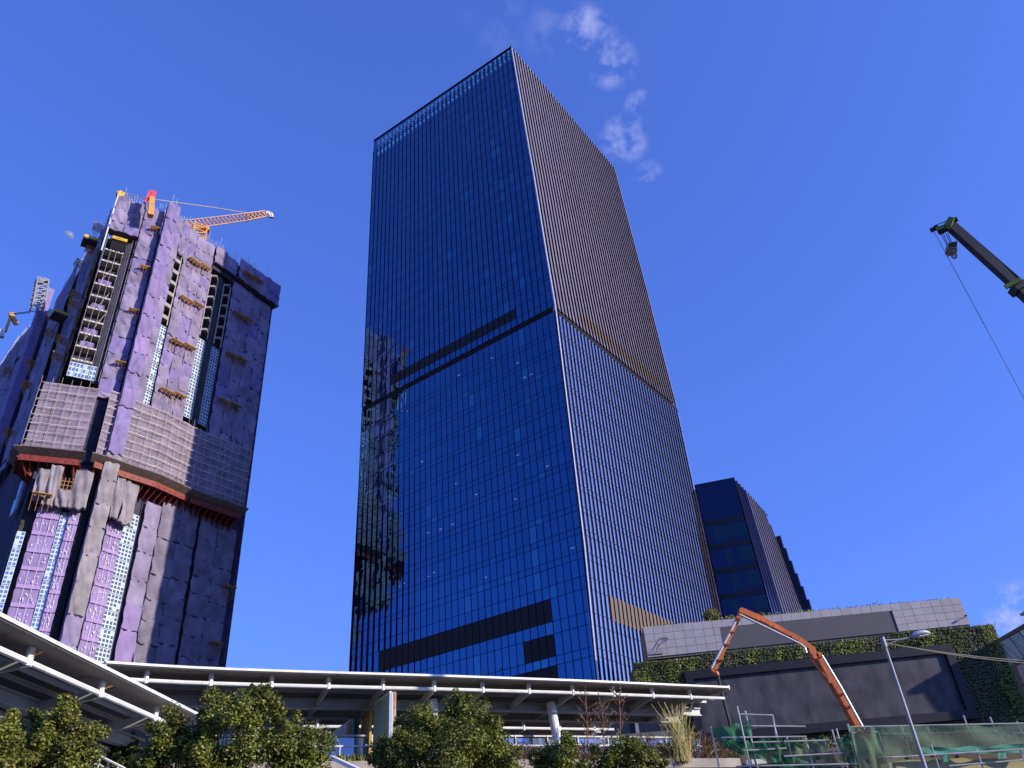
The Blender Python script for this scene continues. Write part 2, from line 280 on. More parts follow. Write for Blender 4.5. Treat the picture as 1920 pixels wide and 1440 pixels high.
for i in range(NB + 1):
    for za, zb in ((0, 50), (50, 99.9), (101.3, 140), (140, 161), (161, 193)):
        s = i * bw
        if s > sC(zb) + .02 and i < NB: continue
        sa, sb = (s, s) if i < NB else (sC(za), sC(zb))
        dd = .04 if zb < 101 else .10; ww = .12
        a, b = lf(sa - ww / 2, za, -.5), lf(sb - ww / 2, zb, -.5); e = Uh * ww; f_ = Nl * (.5 + dd)
        mu_.add([a, a + e, a + e + f_, a + f_, b, b + e, b + e + f_, b + f_], ((0, 1, 5, 4), (1, 2, 6, 5), (2, 3, 7, 6), (3, 0, 4, 7)))
for zz in rows[3:-1] + up[:-1]:
    mu_.obox(lf(0, zz - .045, -.45), Uh * (sC(zz) - .03), Nl * .462, (0, 0, .09))
mu_.build('mullions', M['fin'], tower, kind='stuff')
g_ = MB(); g_.obox(lf(0, gap[0] - .05, -.3), Uh * (sC(100) - .25), Nl * .29, (0, 0, gap[1] - gap[0] + .1)); g_.build('shadow_gap', M['groove'], tower)
cr = MB(); co = MB()                                   # crown screen; pale quads paint the sky seen through its openings
for i in range(NB):
    s0, s1 = i * bw + .05, min((i + 1) * bw - .05, sC(192))
    if s0 > sC(192) - .3: continue
    zt = ZT_L + (ZT_C - ZT_L) * (s0 / 53); zt1 = ZT_L + (ZT_C - ZT_L) * (s1 / 53)
    cr.quad(lf(s0, 188.6, 0), lf(s1, 188.6, 0), lf(s1, zt1, 0), lf(s0, zt, 0))
    for k, (fa, fb) in enumerate(((.10, .3), (.38, .45), (.5, .57), (.62, .86))):
        H_ = zt - 188.6; m_ = .22 * (s1 - s0)
        if s1 - s0 < 1 or i == 0: continue
        a, b = s0 + m_ + random.uniform(0, .25), s1 - m_ - random.uniform(0, .2)
        co.quad(lf(a, 188.6 + H_ * fa, .012), lf(b, 188.6 + H_ * fa, .012), lf(b, 188.6 + H_ * (fb + random.uniform(-.06, 0)), .012), lf(a, 188.6 + H_ * fb, .012))
cr.build('crown_screen', M['glass_left2'], tower); co.build('crown_sky_quads', M['crown'], tower, kind='stuff')
tr_ = MB(); tr_.bar(lf(0, ZT_L, -.05), lf(52.8, ZT_C, -.05), .5, .35); tr_.bar(rf(0, ZT_C, -.1), rf(RLEN, ZT_R, -.6), .5, .35); tr_.build('parapet', M['fin'], tower)
back = MB(); Q = [L2 + V((0, 0, 0)), L2 + Wh * RLEN, L2 + Wh * RLEN + Uh * 54]
back.quad(Q[0], Q[1], Q[1] + V((0, 0, 196)), Q[0] + V((0, 0, 197))); back.quad(Q[1], Q[2], Q[2] - Uh * 1.5 + V((0, 0, 192)), Q[1] + V((0, 0, 195))); back.build('rear_facade', M['glass_side'], tower)
roof = MB(); roof.add([lf(.5, 189, -1), lf(52, 189, -1), rf(RLEN - 1, 189, -1.5), L2 + Wh * (RLEN - 1) + V((.5, 0, 189))], ((0, 1, 2, 3),)); roof.build('roof', M['dark_conc'], tower)
# right face: one tall pleat per bay and per half
NR = 40; rb = RLEN / NR
def pleat(k, z0, z1, e, gl, sun_rows):
    b = MB(); zz = [z for z in (0, 14, 28, 38, 50, 62, 75, 88, 99.9, 101.3, 103.2, 106.2, 116, 128, 140, 150, 161, 177, 193) if z0 < z < z1]; zz = [z0] + zz + [z1]
    w0, w1 = k * rb, (k + 1) * rb; top = ZT_C + (ZT_R - ZT_C) * k / NR
    for a, c in zip(zz, zz[1:]):
        a_, c_ = a, c
        if c_ > 185: c_ = top + .9
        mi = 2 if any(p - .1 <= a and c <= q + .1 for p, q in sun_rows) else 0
        if z1 < 101:
            b.quad(rf(w0, a_, .1), rf(w1, a_, .1), rf(w1, c_, .1), rf(w0, c_, .1), mi); f_ = .1 + e
            b.quad(rf(w0 - .04, a_, .1), rf(w0 - .04, a_, f_), rf(w0 - .04, c_, f_), rf(w0 - .04, c_, .1), 1); b.quad(rf(w0 + .04, a_, .1), rf(w0 + .04, a_, f_), rf(w0 + .04, c_, f_), rf(w0 + .04, c_, .1), 1); b.quad(rf(w0 - .04, a_, f_), rf(w0 + .04, a_, f_), rf(w0 + .04, c_, f_), rf(w0 - .04, c_, f_), 1); continue
        b.quad(rf(w0, a_, e), rf(w1, a_, .0), rf(w1, c_, .0), rf(w0, c_, e), mi)
        b.quad(rf(w0, a_, 0), rf(w0, a_, e), rf(w0, c_, e), rf(w0, c_, 0), 1)
    return b.build('glass_pleat', [gl, M['fin'], M['louvre_sun_tone']], tower)
for k in range(NR):
    pleat(k, 0, 99.9, .215, M['glass_right'], [])
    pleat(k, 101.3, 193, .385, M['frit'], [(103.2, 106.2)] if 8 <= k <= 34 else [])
b = MB()
for k in range(5, 22):                                 # louvre patch low on the right face, sunlight put into its colour
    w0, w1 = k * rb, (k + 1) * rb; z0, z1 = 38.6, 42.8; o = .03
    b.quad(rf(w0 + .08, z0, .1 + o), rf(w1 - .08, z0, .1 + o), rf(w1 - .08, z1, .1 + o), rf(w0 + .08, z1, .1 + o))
b.build('louvre_strips', M['louvre_sun_tone'], tower, kind='stuff')
b = MB()
for k in range(8, 35): b.quad(rf(k * rb + .1, 101.5, .33), rf((k + 1) * rb - .4, 101.5, .12), rf((k + 1) * rb - .4, 102.8, .12), rf(k * rb + .1, 102.8, .33))
b.build('white_soffits', M['frit'], tower, kind='stuff')
b = MB(); b.obox(rf(.3, 99.85, -.4), Uh * .35, Wh * (RLEN - .4), (0, 0, 1.5)); b.build('shadow_gap', M['groove'], tower)
b = MB()                                               # thin horizontal joints and brackets of the right face
for zz in [r for r in rows if r > 24][::2]:
    for k in range(NR): b.obox(rf(k * rb - .06, zz, .26), Wh * .1, Uh * .06, (0, 0, .1))
b.build('clips', M['steel_grey'], tower, kind='stuff')
b = MB()
for zz in [r for r in rows if r > 24]:
    for k in range(NR): b.obox(rf(k * rb + .06, zz, .1), Wh * (rb - .12), Uh * .03, (0, 0, .06))
b.build('joints', M['fin'], tower, kind='stuff')
b = MB()
for za, zb in zip(Zs[:-2], Zs[1:-1]):
    b.quad(rf(-.02, za, .44), rf(.25, za, .46), rf(.25, zb, .46), rf(-.02, zb, .44)); b.quad(rf(-.02, za, 0), rf(-.02, za, .44), rf(-.02, zb, .44), rf(-.02, zb, 0))
b.build('corner_trim', M['pale_metal'], tower)
b = MB()
for _ in range(20):                                    # lit ceiling strips close behind the glass
    i = random.choice(range(8, 35)); fl = random.choice([r for r in rows[11::2] if r < 95]); s = i * bw + random.uniform(.2, .5)
    b.obox(lf(s, fl + 2.3 + random.uniform(-.4, .3), .012), Uh * random.uniform(.4, .7), Nl * .01, (0, 0, .04))
b.build('ceiling_lights', M['light_strip'], tower, kind='stuff')
# ------------------------------------------------------------------ shorter tower behind
t2 = thing('office_block', (56, 186, 0), 'short dark glass office block with sloping pleated side behind the tall tower', 'building')
C2, D2l = V((52.5, 174.4, 0)), V((-.968, .25, 0)); W2 = V((.49, .872, 0)); n2 = V((.872, -.49, 0)); n2l = V((-.25, -.968, 0))
def lean(z): return (84 - z) * .062
def c2(z): return C2 + n2 * lean(z) * .35 + V((0, 0, z))
H2 = 84
b = MB()
for z0, z1 in ((0, 40), (40, 84)):
    b.quad(c2(z0) + D2l * 30, c2(z0), c2(z1), c2(z1) + D2l * 30)
b.build('body', M['glass_dark'], t2)
fl = []
for k in range(9):
    z0 = 78.5 - k * 6.0
    for j, (x0, x1) in enumerate(((0, 1.6), (1.6, 3.2), (3.2, 4.8), (4.8, 6.4), (6.4, 8), (8, 10))):
        mt = 'glass_dark' if k < 1 or random.random() < .35 else 'glass_green'
        b = MB(); p = lambda x, z: c2(z) + D2l * x + n2l * (.02 + random.uniform(0, .02)); b.quad(p(x1 - .06, z0 - 3.6), p(x0 + .06, z0 - 3.6), p(x0 + .06, z0 - .2), p(x1 - .06, z0 - .2)); b.build('glass_pane', M[mt], t2)
b = MB()
for k in range(9):
    z0 = 78.5 - k * 6.0; b.obox(c2(z0 - 5.8) + n2l * .01, D2l * 14, n2l * .07, (0, 0, 1.2))
b.build('spandrels', M['bld_dark'], t2, kind='stuff')
b = MB()
for j in range(17):
    x = j * .8
    b.add([c2(0) + D2l * x, c2(0) + D2l * (x + .07), c2(0) + D2l * (x + .07) + n2l * .14, c2(0) + D2l * x + n2l * .14] + [q + V((0, 0, H2)) - n2 * lean(0) * .35 for q in (C2 + n2 * lean(0) * .35 + D2l * x, C2 + n2 * lean(0) * .35 + D2l * (x + .07), C2 + n2 * lean(0) * .35 + D2l * (x + .07) + n2l * .14, C2 + n2 * lean(0) * .35 + D2l * x + n2l * .14)], ((0, 1, 5, 4), (1, 2, 6, 5), (2, 3, 7, 6), (3, 0, 4, 7)))
b.build('mullions', M['fin'], t2, kind='stuff')
for k in range(14):
    w0, w1 = k * 2.3, (k + 1) * 2.3; top = H2 - max(0, k - 11) * 3.5
    b = MB(); P = lambda w, z, e: C2 + W2 * w + n2 * (lean(z) * (.35 + .8 * w / 30) + e) + V((0, 0, z))
    for z0, z1 in ((0, 40), (40, top)):
        e_ = .24; b.quad(P(w0, z0, e_), P(w1, z0, 0), P(w1, z1, 0), P(w0, z1, e_)); b.quad(P(w0, z0, 0), P(w0, z0, e_), P(w0, z1, e_), P(w0, z1, 0), 1)
    b.build('glass_pleat', [M['glass_right'] if k < 4 else M['frit_dark'], M['glass_side']], t2)
for j in range(16):                                    # stepped side bays that spread towards the bottom
    zt = 77.5 - j * 3.4; b = MB(); b.obox(C2 + W2 * (29.3 + j * .72) + n2 * (1.6 + lean(zt) * .5) - n2 * 6, W2 * 1.1, n2 * (6 + j * .29), (0, 0, zt)); b.build('side_bay', M['glass_dark'], t2)
b = MB(); q = [c2(84), C2 + W2 * 30 + V((0, 0, 84)), C2 + W2 * 30 + D2l * 30 + V((0, 0, 84)), c2(84) + D2l * 30]; b.add(q, ((0, 1, 2, 3),)); b.quad(q[2] - V((0, 0, 84)), q[3] - V((0, 0, 84)), q[3], q[2]); b.build('roof', M['dark_conc'], t2)
# ------------------------------------------------------------------ netted tower under construction
class Wall:
    """upright faceted wall along a plan polyline; point at run s, height z, distance off in front of it"""
    def __init__(s, pts):
        s.p = [V((*q, 0)) for q in pts]; s.l = [0]
        for a, b in zip(s.p, s.p[1:]): s.l.append(s.l[-1] + (b - a).length)
    def seg(s, x):
        for i in range(len(s.p) - 2):
            if x < s.l[i + 1]: return i
        return len(s.p) - 2
    def nrm(s, i):
        e = (s.p[i + 1] - s.p[i]).normalized(); return V((e.y, -e.x, 0))
    def at(s, x, z, off=0.):
        i = s.seg(x); e = (s.p[i + 1] - s.p[i]).normalized(); n = s.nrm(i)
        for j in (i - 1, i + 1):                       # soften the offset round the facets
            if 0 <= j < len(s.p) - 1:
                dd = abs(x - s.l[max(i, j)])
                if dd < 1.5: n = n.lerp(s.nrm(j), .5 * (1 - dd / 1.5))
        return s.p[i] + e * (x - s.l[i]) + n.normalized() * off + V((0, 0, z))
    def ang(s, x):
        e = s.p[s.seg(x) + 1] - s.p[s.seg(x)]; return math.atan2(e.y, e.x)
    def patch(s, b, s0, s1, z0, z1, off=0., mi=0, n=1):
        xs = [s0] + [l for l in s.l if s0 + .05 < l < s1 - .05] + [s1]
        for a, c in zip(xs, xs[1:]): b.quad(s.at(a + 1e-4, z0, off), s.at(c - 1e-4, z0, off), s.at(c - 1e-4, z1, off), s.at(a + 1e-4, z1, off), mi)
    def block(s, b, s0, s1, z0, z1, o0, o1, mi=0):
        xs = [s0] + [l for l in s.l if s0 + .05 < l < s1 - .05] + [s1]
        for a, c in zip(xs, xs[1:]):
            A, C_ = [s.at(a + 1e-4, z, o) for z in (z0, z1) for o in (o0, o1)], [s.at(c - 1e-4, z, o) for z in (z0, z1) for o in (o0, o1)]
            b.add(A + C_, ((0, 1, 3, 2), (4, 6, 7, 5), (0, 4, 5, 1), (2, 3, 7, 6), (1, 5, 7, 3), (0, 2, 6, 4)), mi)
SE = Wall([(-98, 136), (-87.5, 143), (-78.5, 160), (-70, 176.5)])
SW = Wall([(-131, 171), (-117, 156), (-106, 146), (-98, 136)])
ct = thing('construction_tower', (-96, 158, 0), 'unfinished residential tower wrapped in purple netting, its right part in shadow', 'building')
b = MB(); RF = 158
poly = [(-98, 136), (-87.5, 143), (-78.5, 160), (-70, 176.5), (-84, 190), (-120, 192), (-131, 171), (-117, 156), (-106, 146)]
cx_, cy_ = -96, 162
inn = [(cx_ + (x - cx_) * .83, cy_ + (y - cy_) * .83) for x, y in poly]
b.prism(inn, 0, RF - 3); b.build('core', M['dark_conc'], ct)
# backing nets behind the patches so no gap shows through
nb = MB()
for s0, s1, z0, z1, o in ((7, 11.6, 84, 159, -.3), (13.6, 17.05, 84, 159, -.3), (19.3, 28.1, 84, 160, -.3), (35.4, 51.6, 30, 160, -.3), (28, 35.6, 152, 160, -.3), (17, 19.3, 148, 160, -.3), (-.0, 7, 148, 159, -.3), (22.8, 35.6, 30, 84, -.3), (0, 22.8, 76, 84, -.6)):
    SE.patch(nb, s0, s1, z0, z1, o)
SW.patch(nb, 0, 47.5, 30, 157, -.3)
nb.build('backing_net', M['net_dark'], ct)
def sheet_mesh(name, m, seed, n=12, puff=.2):          # one slack square of netting: puffed, wrinkled, pulled at its ties
    r = np.random.default_rng(seed); b = MB(); ph = r.uniform(0, 6.28, 8); ti = r.uniform(-1, 1, 4)
    for j in range(n):
        for i in range(n):
            x, z = i / (n - 1), j / (n - 1); e = min(x, 1 - x, z, 1 - z)
            y = -puff * (math.sin(math.pi * x) ** .5 * math.sin(math.pi * z) ** .5) * (.75 + .45 * math.sin(5 * x + ph[0]) * math.sin(4 * z + ph[1]))
            y -= .10 * math.sin(9 * x * (1 + .3 * ti[0]) + 7 * z * ti[1] + ph[2]) + .09 * math.sin(15 * x * (1 + .2 * ti[3]) + 12 * z * ti[2] + ph[3]) * (1.1 - z * .5) + .07 * abs(math.sin(6 * x + 8 * z * ti[3] + ph[6]))
            sag = -.012 + .085 * abs(math.sin(math.pi * x * 1.5 + ph[6])) * (1 - z) ** 2 + .03 * math.sin(11 * x + ph[4]) * (1 - z)
            b.v.append((.5 + (x - .5) * 1.03 + .012 * math.sin(8 * z + ph[5]), y, z - sag))
    for j in range(n - 1):
        for i in range(n - 1): b.f.append((j * n + i, j * n + i + 1, (j + 1) * n + i + 1, (j + 1) * n + i)); b.m.append(0)
    off_ = len(b.v)                                    # dark hem below and along one side, overlap shadow put into its colour
    for i in range(n):
        x, y, z = b.v[i]; hh = .012 + .034 * abs(math.sin(4.1 * i / n * 3 + ph[7])); b.v += [(x, y - .05, z + .012), (x + .01, y - .02, z - hh)]
    for i in range(n - 1): q = off_ + 2 * i; b.f.append((q + 1, q + 3, q + 2, q)); b.m.append(1)
    off_ = len(b.v)
    for j in range(n):
        x, y, z = b.v[j * n]; hh = .006 + .014 * abs(math.sin(3 * j / n * 3 + ph[2])); b.v += [(x + .008, y - .05, z), (x - hh, y - .03, z)]
    for j in range(n - 1): q = off_ + 2 * j; b.f.append((q, q + 2, q + 3, q + 1)); b.m.append(1)
    me = b.mesh(name, [m, M['net_hem_shadow']], smooth=True); return me
SH = {k: [sheet_mesh('net_' + k, M['net_' + k] if k != 'plain' else M['net'], 10 * q + len(k)) for q in range(5)] for k in ('plain', 'brown', 'violet', 'lilac', 'shade')}
nsheet = [0]
def sheets(wall, s0, s1, z0, z1, nc, dz, off=.25, kinds=('plain', 'plain', 'plain', 'plain', 'violet'), skip=()):
    w = (s1 - s0) / nc
    for i in range(nc):
        z = z1 - random.uniform(0, .8); k_ = 0
        while z > z0 + .6:
            hh = min(dz * random.uniform(.82, 1.18), z - z0)
            a, c = wall.at(s0 + i * w + .02, 0, off), wall.at(s0 + (i + 1) * w - .02, 0, off); e = c - a
            if nsheet[0] < 296:
                put('net_sheet', random.choice(SH[random.choice(kinds)]), ct, a + V((0, 0, z - hh + random.uniform(-.05, .1))) + V((e.y, -e.x, 0)).normalized() * random.uniform(-.06, .12), (0, 0, math.atan2(e.y, e.x)), (e.length * 1.02, 1, hh * 1.03)); nsheet[0] += 1
            z -= hh
sheets(SE, 7.2, 11.3, 100, 159.5, 1, 4.1, .3)
sheets(SE, 13.8, 17.1, 100, 160.5, 1, 4.6, .2)
sheets(SE, 19.3, 28.1, 100, 160, 3, 4.1, .25)
sheets(SE, 36.0, 50.4, 100, 153, 4, 4.8, .2)
sheets(SE, 17.1, 19.3, 149, 160.5, 1, 5, .3)
sheets(SE, 0.1, 6.8, 147.6, 159.4, 2, 4.2, 1.3)
sheets(SE, 28.2, 36, 153.5, 160, 2, 3.3, .9)
sheets(SE, 36, 51.6, 153.4, 161, 3, 4, 1.9)
sheets(SE, 11.7, 13.8, 86, 161.5, 1, 5.4, 2.9, ('violet', 'lilac', 'violet'))
sheets(SE, 11.7, 13.8, 30, 86, 1, 5.6, 2.9, ('brown', 'brown', 'plain'))
sheets(SE, 23.2, 27.2, 30, 79.5, 1, 5.8, .5, ('lilac', 'plain', 'plain'))
sheets(SE, 27.2, 36.8, 30, 82.5, 2, 4.6, .7, ('shade',))  # darker net copies: the shadow on this side is put into their colour
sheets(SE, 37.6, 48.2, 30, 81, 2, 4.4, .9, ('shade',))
sheets(SW, 24, 46.8, 98, 157.5, 3, 9.5, .3, ('plain',))
sheets(SW, 1, 24, 98, 156, 2, 10, 1.2, ('plain',))
b = MB()                                               # sides of the shaft and lower edges of hoods (dark undersides)
SE.block(b, 11.75, 13.75, 30, 161.3, -.3, 2.7); b.build('hoist_shaft', M['net_violet'], ct)
for q_ in ((.1, 6.8, 147.5, 147.9, -1, 1.2), (28.2, 51.5, 153.2, 153.6, -.5, 1.7), (28.1, 36, 151.8, 153.2, -.3, .6)): b = MB(); SE.block(b, *q_); b.build('hood_floor', M['net_dark'], ct)
b = MB()                                               # return of the overhanging hood at the right end
A, Bq = SE.at(51.6, 153.4, 1.9), SE.at(51.6, 153.4, -7); b.quad(A, Bq, Bq + V((0, 0, 7)), A + V((0, 0, 7.4))); b.obox(Bq, A - Bq, V((.3, .3, 0)), (0, 0, .3)); b.build('hood_side', M['net'], ct)
b = MB(); c_ = V((-84, 190, 0)); b.quad(SE.at(50.6, 30, .2), c_ + V((0, 0, 30)), c_ + V((0, 0, 157)), SE.at(50.6, 157, .2)); b.quad(V((-131, 171, 30)), V((-122, 193, 30)), V((-122, 193, 156)), V((-131, 171, 156))); b.build('side_net', M['net'], ct)
b = MB()
for i in range(34):
    z = random.uniform(34, 152); s = 50.5; q = SE.at(s, z, .2); b.obox(q, V((.35, .3, 0)), V((-.3, .5, 0)), (0, 0, random.uniform(.4, 1.2)))
b.build('net_folds', M['net_dark'], ct, kind='stuff')
# the open bay: slabs, tie rods, edge boards, dark net behind
for k in range(11):
    z = 108.2 + k * 3.72; b = MB(); SE.block(b, .5, 4.9, z, z + .75, -2.2, -.25); SE.block(b, .5, 4.9, z + .02, z + .1, -.25, .1); SE.block(b, 4.9, 6.9, z + .1, z + .5, -2.2, -1.2)
    o = b.build('floor_slab', M['slab'], ct); c = MB()
    for q in (.8, 1.7, 2.4, 3.6, 4.4): c.obox(SE.at(q, z + .25, .02 - .26), SE.at(q + .35, 0, 0) - SE.at(q, 0, 0), V((.12, -.18, 0)), (0, 0, .28))
    c.build('slab_clips', M['wht'], o, kind='stuff')
b = MB(); SE.patch(b, .3, 7, 104, 148, -2.3); b.build('bay_back', M['dark_conc'], ct)
b = MB(); SE.patch(b, 5.0, 7.2, 104, 147.5, -1.1); b.build('bay_net', M['net_dark'], ct)
for k in range(8):
    z = 109.2 + k * 3.72
    if k in (1, 2, 4, 6): put('net_sheet', SH['violet'][k % 5], ct, SE.at(1.2, z + .2, -1.2), (0, 0, SE.ang(2)), (2.8, 1, 1.5))
b = MB()
for s in (.6, 1.9, 3.3, 4.8, 6.2, 6.9): b.tube(SE.at(s, 104, .1), SE.at(s + random.uniform(-.1, .1), 147, .1), .035, 4)
for s, z in ((1.2, 112), (2.6, 124), (1.5, 131), (3.1, 118)): b.tube(SE.at(s, z, -.1), SE.at(s + 1.6, z + 5, -.1), .05, 4)
b.build('tie_rods', M['pole'], ct, kind='stuff')
for z, s0, s1, o0 in ((142.4, 1.5, 4.9, -.6),):
    b = MB(); SE.block(b, s0, s1, z + 3, z + 3.9, o0, .7); pl = b.build('work_platform', M['yellow'], ct)
    c = MB(); SE.block(c, s0 + .1, s1 - .1, z, z + 2.9, o0, .2)
    c.build('black_net', M['groove'], pl)
    c = MB()
    for q in range(5): SE.block(c, s0 + .9 + q * .28, s0 + 1.06 + q * .28, z + 3.3, z + 3.6, .701, .72)
    c.build('lettering_smudge', M['groove'], pl, kind='stuff')
# blue glazed floors below the open bay and long window strips
def window_unit(wall, s0, s1, z0, z1, off, nx, nz, parent=ct, film=.12):
    b = MB(); W_ = s1 - s0; Hh = z1 - z0
    wall.block(b, s0, s1, z0, z1, off - .35, off)
    w = b.build('window', M['win_frame'], parent); g = MB(); fm = MB()
    for i in range(nx):
        for j in range(nz):
            a, c = s0 + W_ * (i + .14) / nx, s0 + W_ * (i + .86) / nx; p, q = z0 + Hh * (j + .16) / nz, z0 + Hh * (j + .84) / nz
            wall.patch(fm if random.random() < film else g, a, c, p, q, off + .02)
    if g.f: g.build('panes', M['win_glass'], w, kind='stuff')
    if fm.f: fm.build('film', M['film'], w, kind='stuff')
for i in range(4): window_unit(SE, .5 + i * 1.4, 1.82 + i * 1.4, 104.1, 107.9, -.2, 2, 3)
for k in range(6): window_unit(SE, 17.15, 19.25, 102.5 + k * 3.9, 106.1 + k * 3.9, -.2, 3, 4)
for k in range(6):
    window_unit(SE, 28.6, 31.0, 104.5 + k * 4.0, 108.3 + k * 4.0, -.2, 3, 4, film=0); window_unit(SE, 33.2, 35.5, 104.5 + k * 4.0, 108.3 + k * 4.0, -.2, 3, 4, film=0)
for s0, s1, kmax in ((6.7, 8.1, 12), (14.1, 15.4, 11), (19.4, 22.6, 13)):
    for k in range(kmax):
        z = 30 + k * 3.55
        window_unit(SE, s0, s1, z, z + 3.4, -.1, 2 if s1 - s0 < 2 else 4, 4, film=.1)
for k in range(10): window_unit(SE, .2, 1.6, 32 + k * 3.55, 35.4 + k * 3.55, -.1, 2, 4)
b = MB(); SE.patch(b, 17, 19.3, 100, 149, -2.6); SE.patch(b, 28, 35.6, 100, 153, -2.4); SE.patch(b, 0, 23, 28, 84, -1.9); b.build('recess_back', M['dark_conc'], ct)
b = MB(); SE.block(b, 31.2, 33.0, 102, 151.5, -2.3, -.3); b.build('pier', M['dark_conc'], ct)
for k in range(6):                                     # little open balconies
    z = 127.5 + k * 3.75; b = MB(); SE.block(b, 17.1, 18.9, z, z + .55, -2.4, .1); SE.block(b, 17.1, 18.9, z + .05, z + 1.1, .1, .2); b.build('balcony', M['slab'], ct)
for s0 in (28.7, 33.3):
    for k in range(6):
        z = 131 + k * 3.7; a, m_, c = SE.at(s0, z, -.1), SE.at(s0 + 1.1, z + .25, .9), SE.at(s0 + 2.2, z, -.1); d = MB()
        for p, q in ((a, m_), (m_, c)): d.bar(p, q, .3, .55)
        d.add([a, m_, c], ((0, 1, 2),)); d.build('balcony', M['slab'], ct)
b = MB()
for s in (18.95, 28.6, 31, 33.2, 35.5): b.tube(SE.at(s, 126 if s < 20 else 129, .1), SE.at(s, 150, .1), .13, 4)
b.build('guide_posts', M['pole'], ct, kind='stuff')
# bamboo catch platforms
def bamboo_mesh():
    b = MB()
    for i in range(7): b.box(0, 1, -.22 - i * .24, -.1 - i * .24, .02 * (i % 2), .1 + .03 * (i % 2))
    for x in (.06, .36, .66, .94): b.box(x, x + .035, -1.75, .1, -.12, -.01); b.bar((x, -1.6, -.1), (x, .1, -3.2), .025, .07)
    return b.mesh('bamboo_platform', M['bamboo'])
BP = bamboo_mesh()
def platform(wall, s, z, w, tilt=.12, off=.45):
    a, c = wall.at(s, z, off), wall.at(s + w, z, off); e = c - a; k_ = 1.35 if wall is SW else 1.; put('bamboo_platform', BP, ct, a, (tilt - (.35 if wall is SW else 0), 0, math.atan2(e.y, e.x)), (e.length, k_, 1))
for z in (152.3, 138.8, 125, 109.6): platform(SE, 9.1, z, 2.3)
for z in (149.2, 136, 122.2, 107.6): platform(SE, 20.2, z, 3.6); platform(SE, 23.9, z + .7, 3.3)
for z in (156.2, 142.2, 128.3, 113.6): platform(SE, 36.8, z - .3, 3.4, off=2.1 if z > 153 else .5); platform(SE, 40.3, z + .2, 3.3, off=2.1 if z > 153 else .5)
platform(SE, 45.8, 66.5, 3.4, off=1.2); platform(SE, 44.4, 53.3, 3.2, off=1.2); platform(SE, .8, 74.2, 3.6, off=2.4)
for s, z in ((37, 150), (39, 146), (35, 134), (38, 129), (36.5, 119), (40, 112), (27, 150), (24, 128), (18, 138), (14, 118), (8, 128), (10, 106), (42.5, 151)): platform(SW, s, z, 3.2, .1, .9 if s > 24 else 1.7)
# yellow gondolas hung on the shaded side
for s, z in ((40.5, 146.6), (26.5, 131.5)):
    g = MB(); SW.block(g, s, s + 3.6, z, z + .5, 1.0, 4.4); o = g.build('work_platform', M['dark_conc'], ct); c = MB()
    SW.block(c, s, s + 3.6, z + .5, z + 1.3, 4.2, 4.4); SW.block(c, s + 3.4, s + 3.6, z + .5, z + 1.3, 1.0, 4.4); c.build('guard_rail', M['yellow'], o)
b = MB(); SW.block(b, 43.0, 46.6, 100, 143, .2, .9); b.build('recess_shade', M['groove'], ct)  # raised black block; the shade of a recess is put into its colour
for k in range(7): window_unit(SW, 33 + k * .9, 38 + k * .9, 76 + k * 4, 79.7 + k * 4, .9, 4, 4, film=.6)
# middle scaffold band
MW = Wall([(-104.5, 139.5), (-100.5, 133.5), (-88, 139), (-84.5, 144), (-80, 150), (-76, 158.5), (-66.5, 172)])
EX = 7.2                                               # run of the short left return
b = MB(); MW.patch(b, 0, EX + 11, 84, 101, -.5); MW.patch(b, EX + 13.6, EX + 51.7, 84, 101, -.5); b.build('scaffold_net', M['net_mauve'], ct)
sheets(MW, 1, EX - .4, 84.5, 98.5, 1, 2.4, .1, ('brown', 'plain'))
led = MB(); std = MB()
for k in range(9):
    z = 84.6 + k * 2.0
    for a, c in ((EX, EX + 11), (EX + 13.6, EX + 51.5)):
        xs = list(np.arange(a, c, 2.0)) + [c]
        for p, q in zip(xs, xs[1:]): led.bar(MW.at(p, z + random.uniform(-.12, .12), .12), MW.at(q, z + random.uniform(-.1, .1), .12), .05, random.uniform(.07, .15))
for a, c in ((EX, EX + 11), (EX + 13.6, EX + 51.5)):
    for x in np.arange(a, c + .1, 1.9): x += random.uniform(-.3, .3); std.tube(MW.at(x, 83.6, .2), MW.at(x + random.uniform(-.15, .15), 101.4 + random.uniform(0, 1.6), .2), .035, 4)
    for x in np.arange(a, c - 4, 5.7):
        for z in (85, 91, 96): std.tube(MW.at(x, z, .16), MW.at(x + 3.8, z + 4, .16), .05, 4)
led.build('ledgers', M['pole'], ct, kind='stuff'); std.build('standards', M['pole'], ct, kind='stuff')
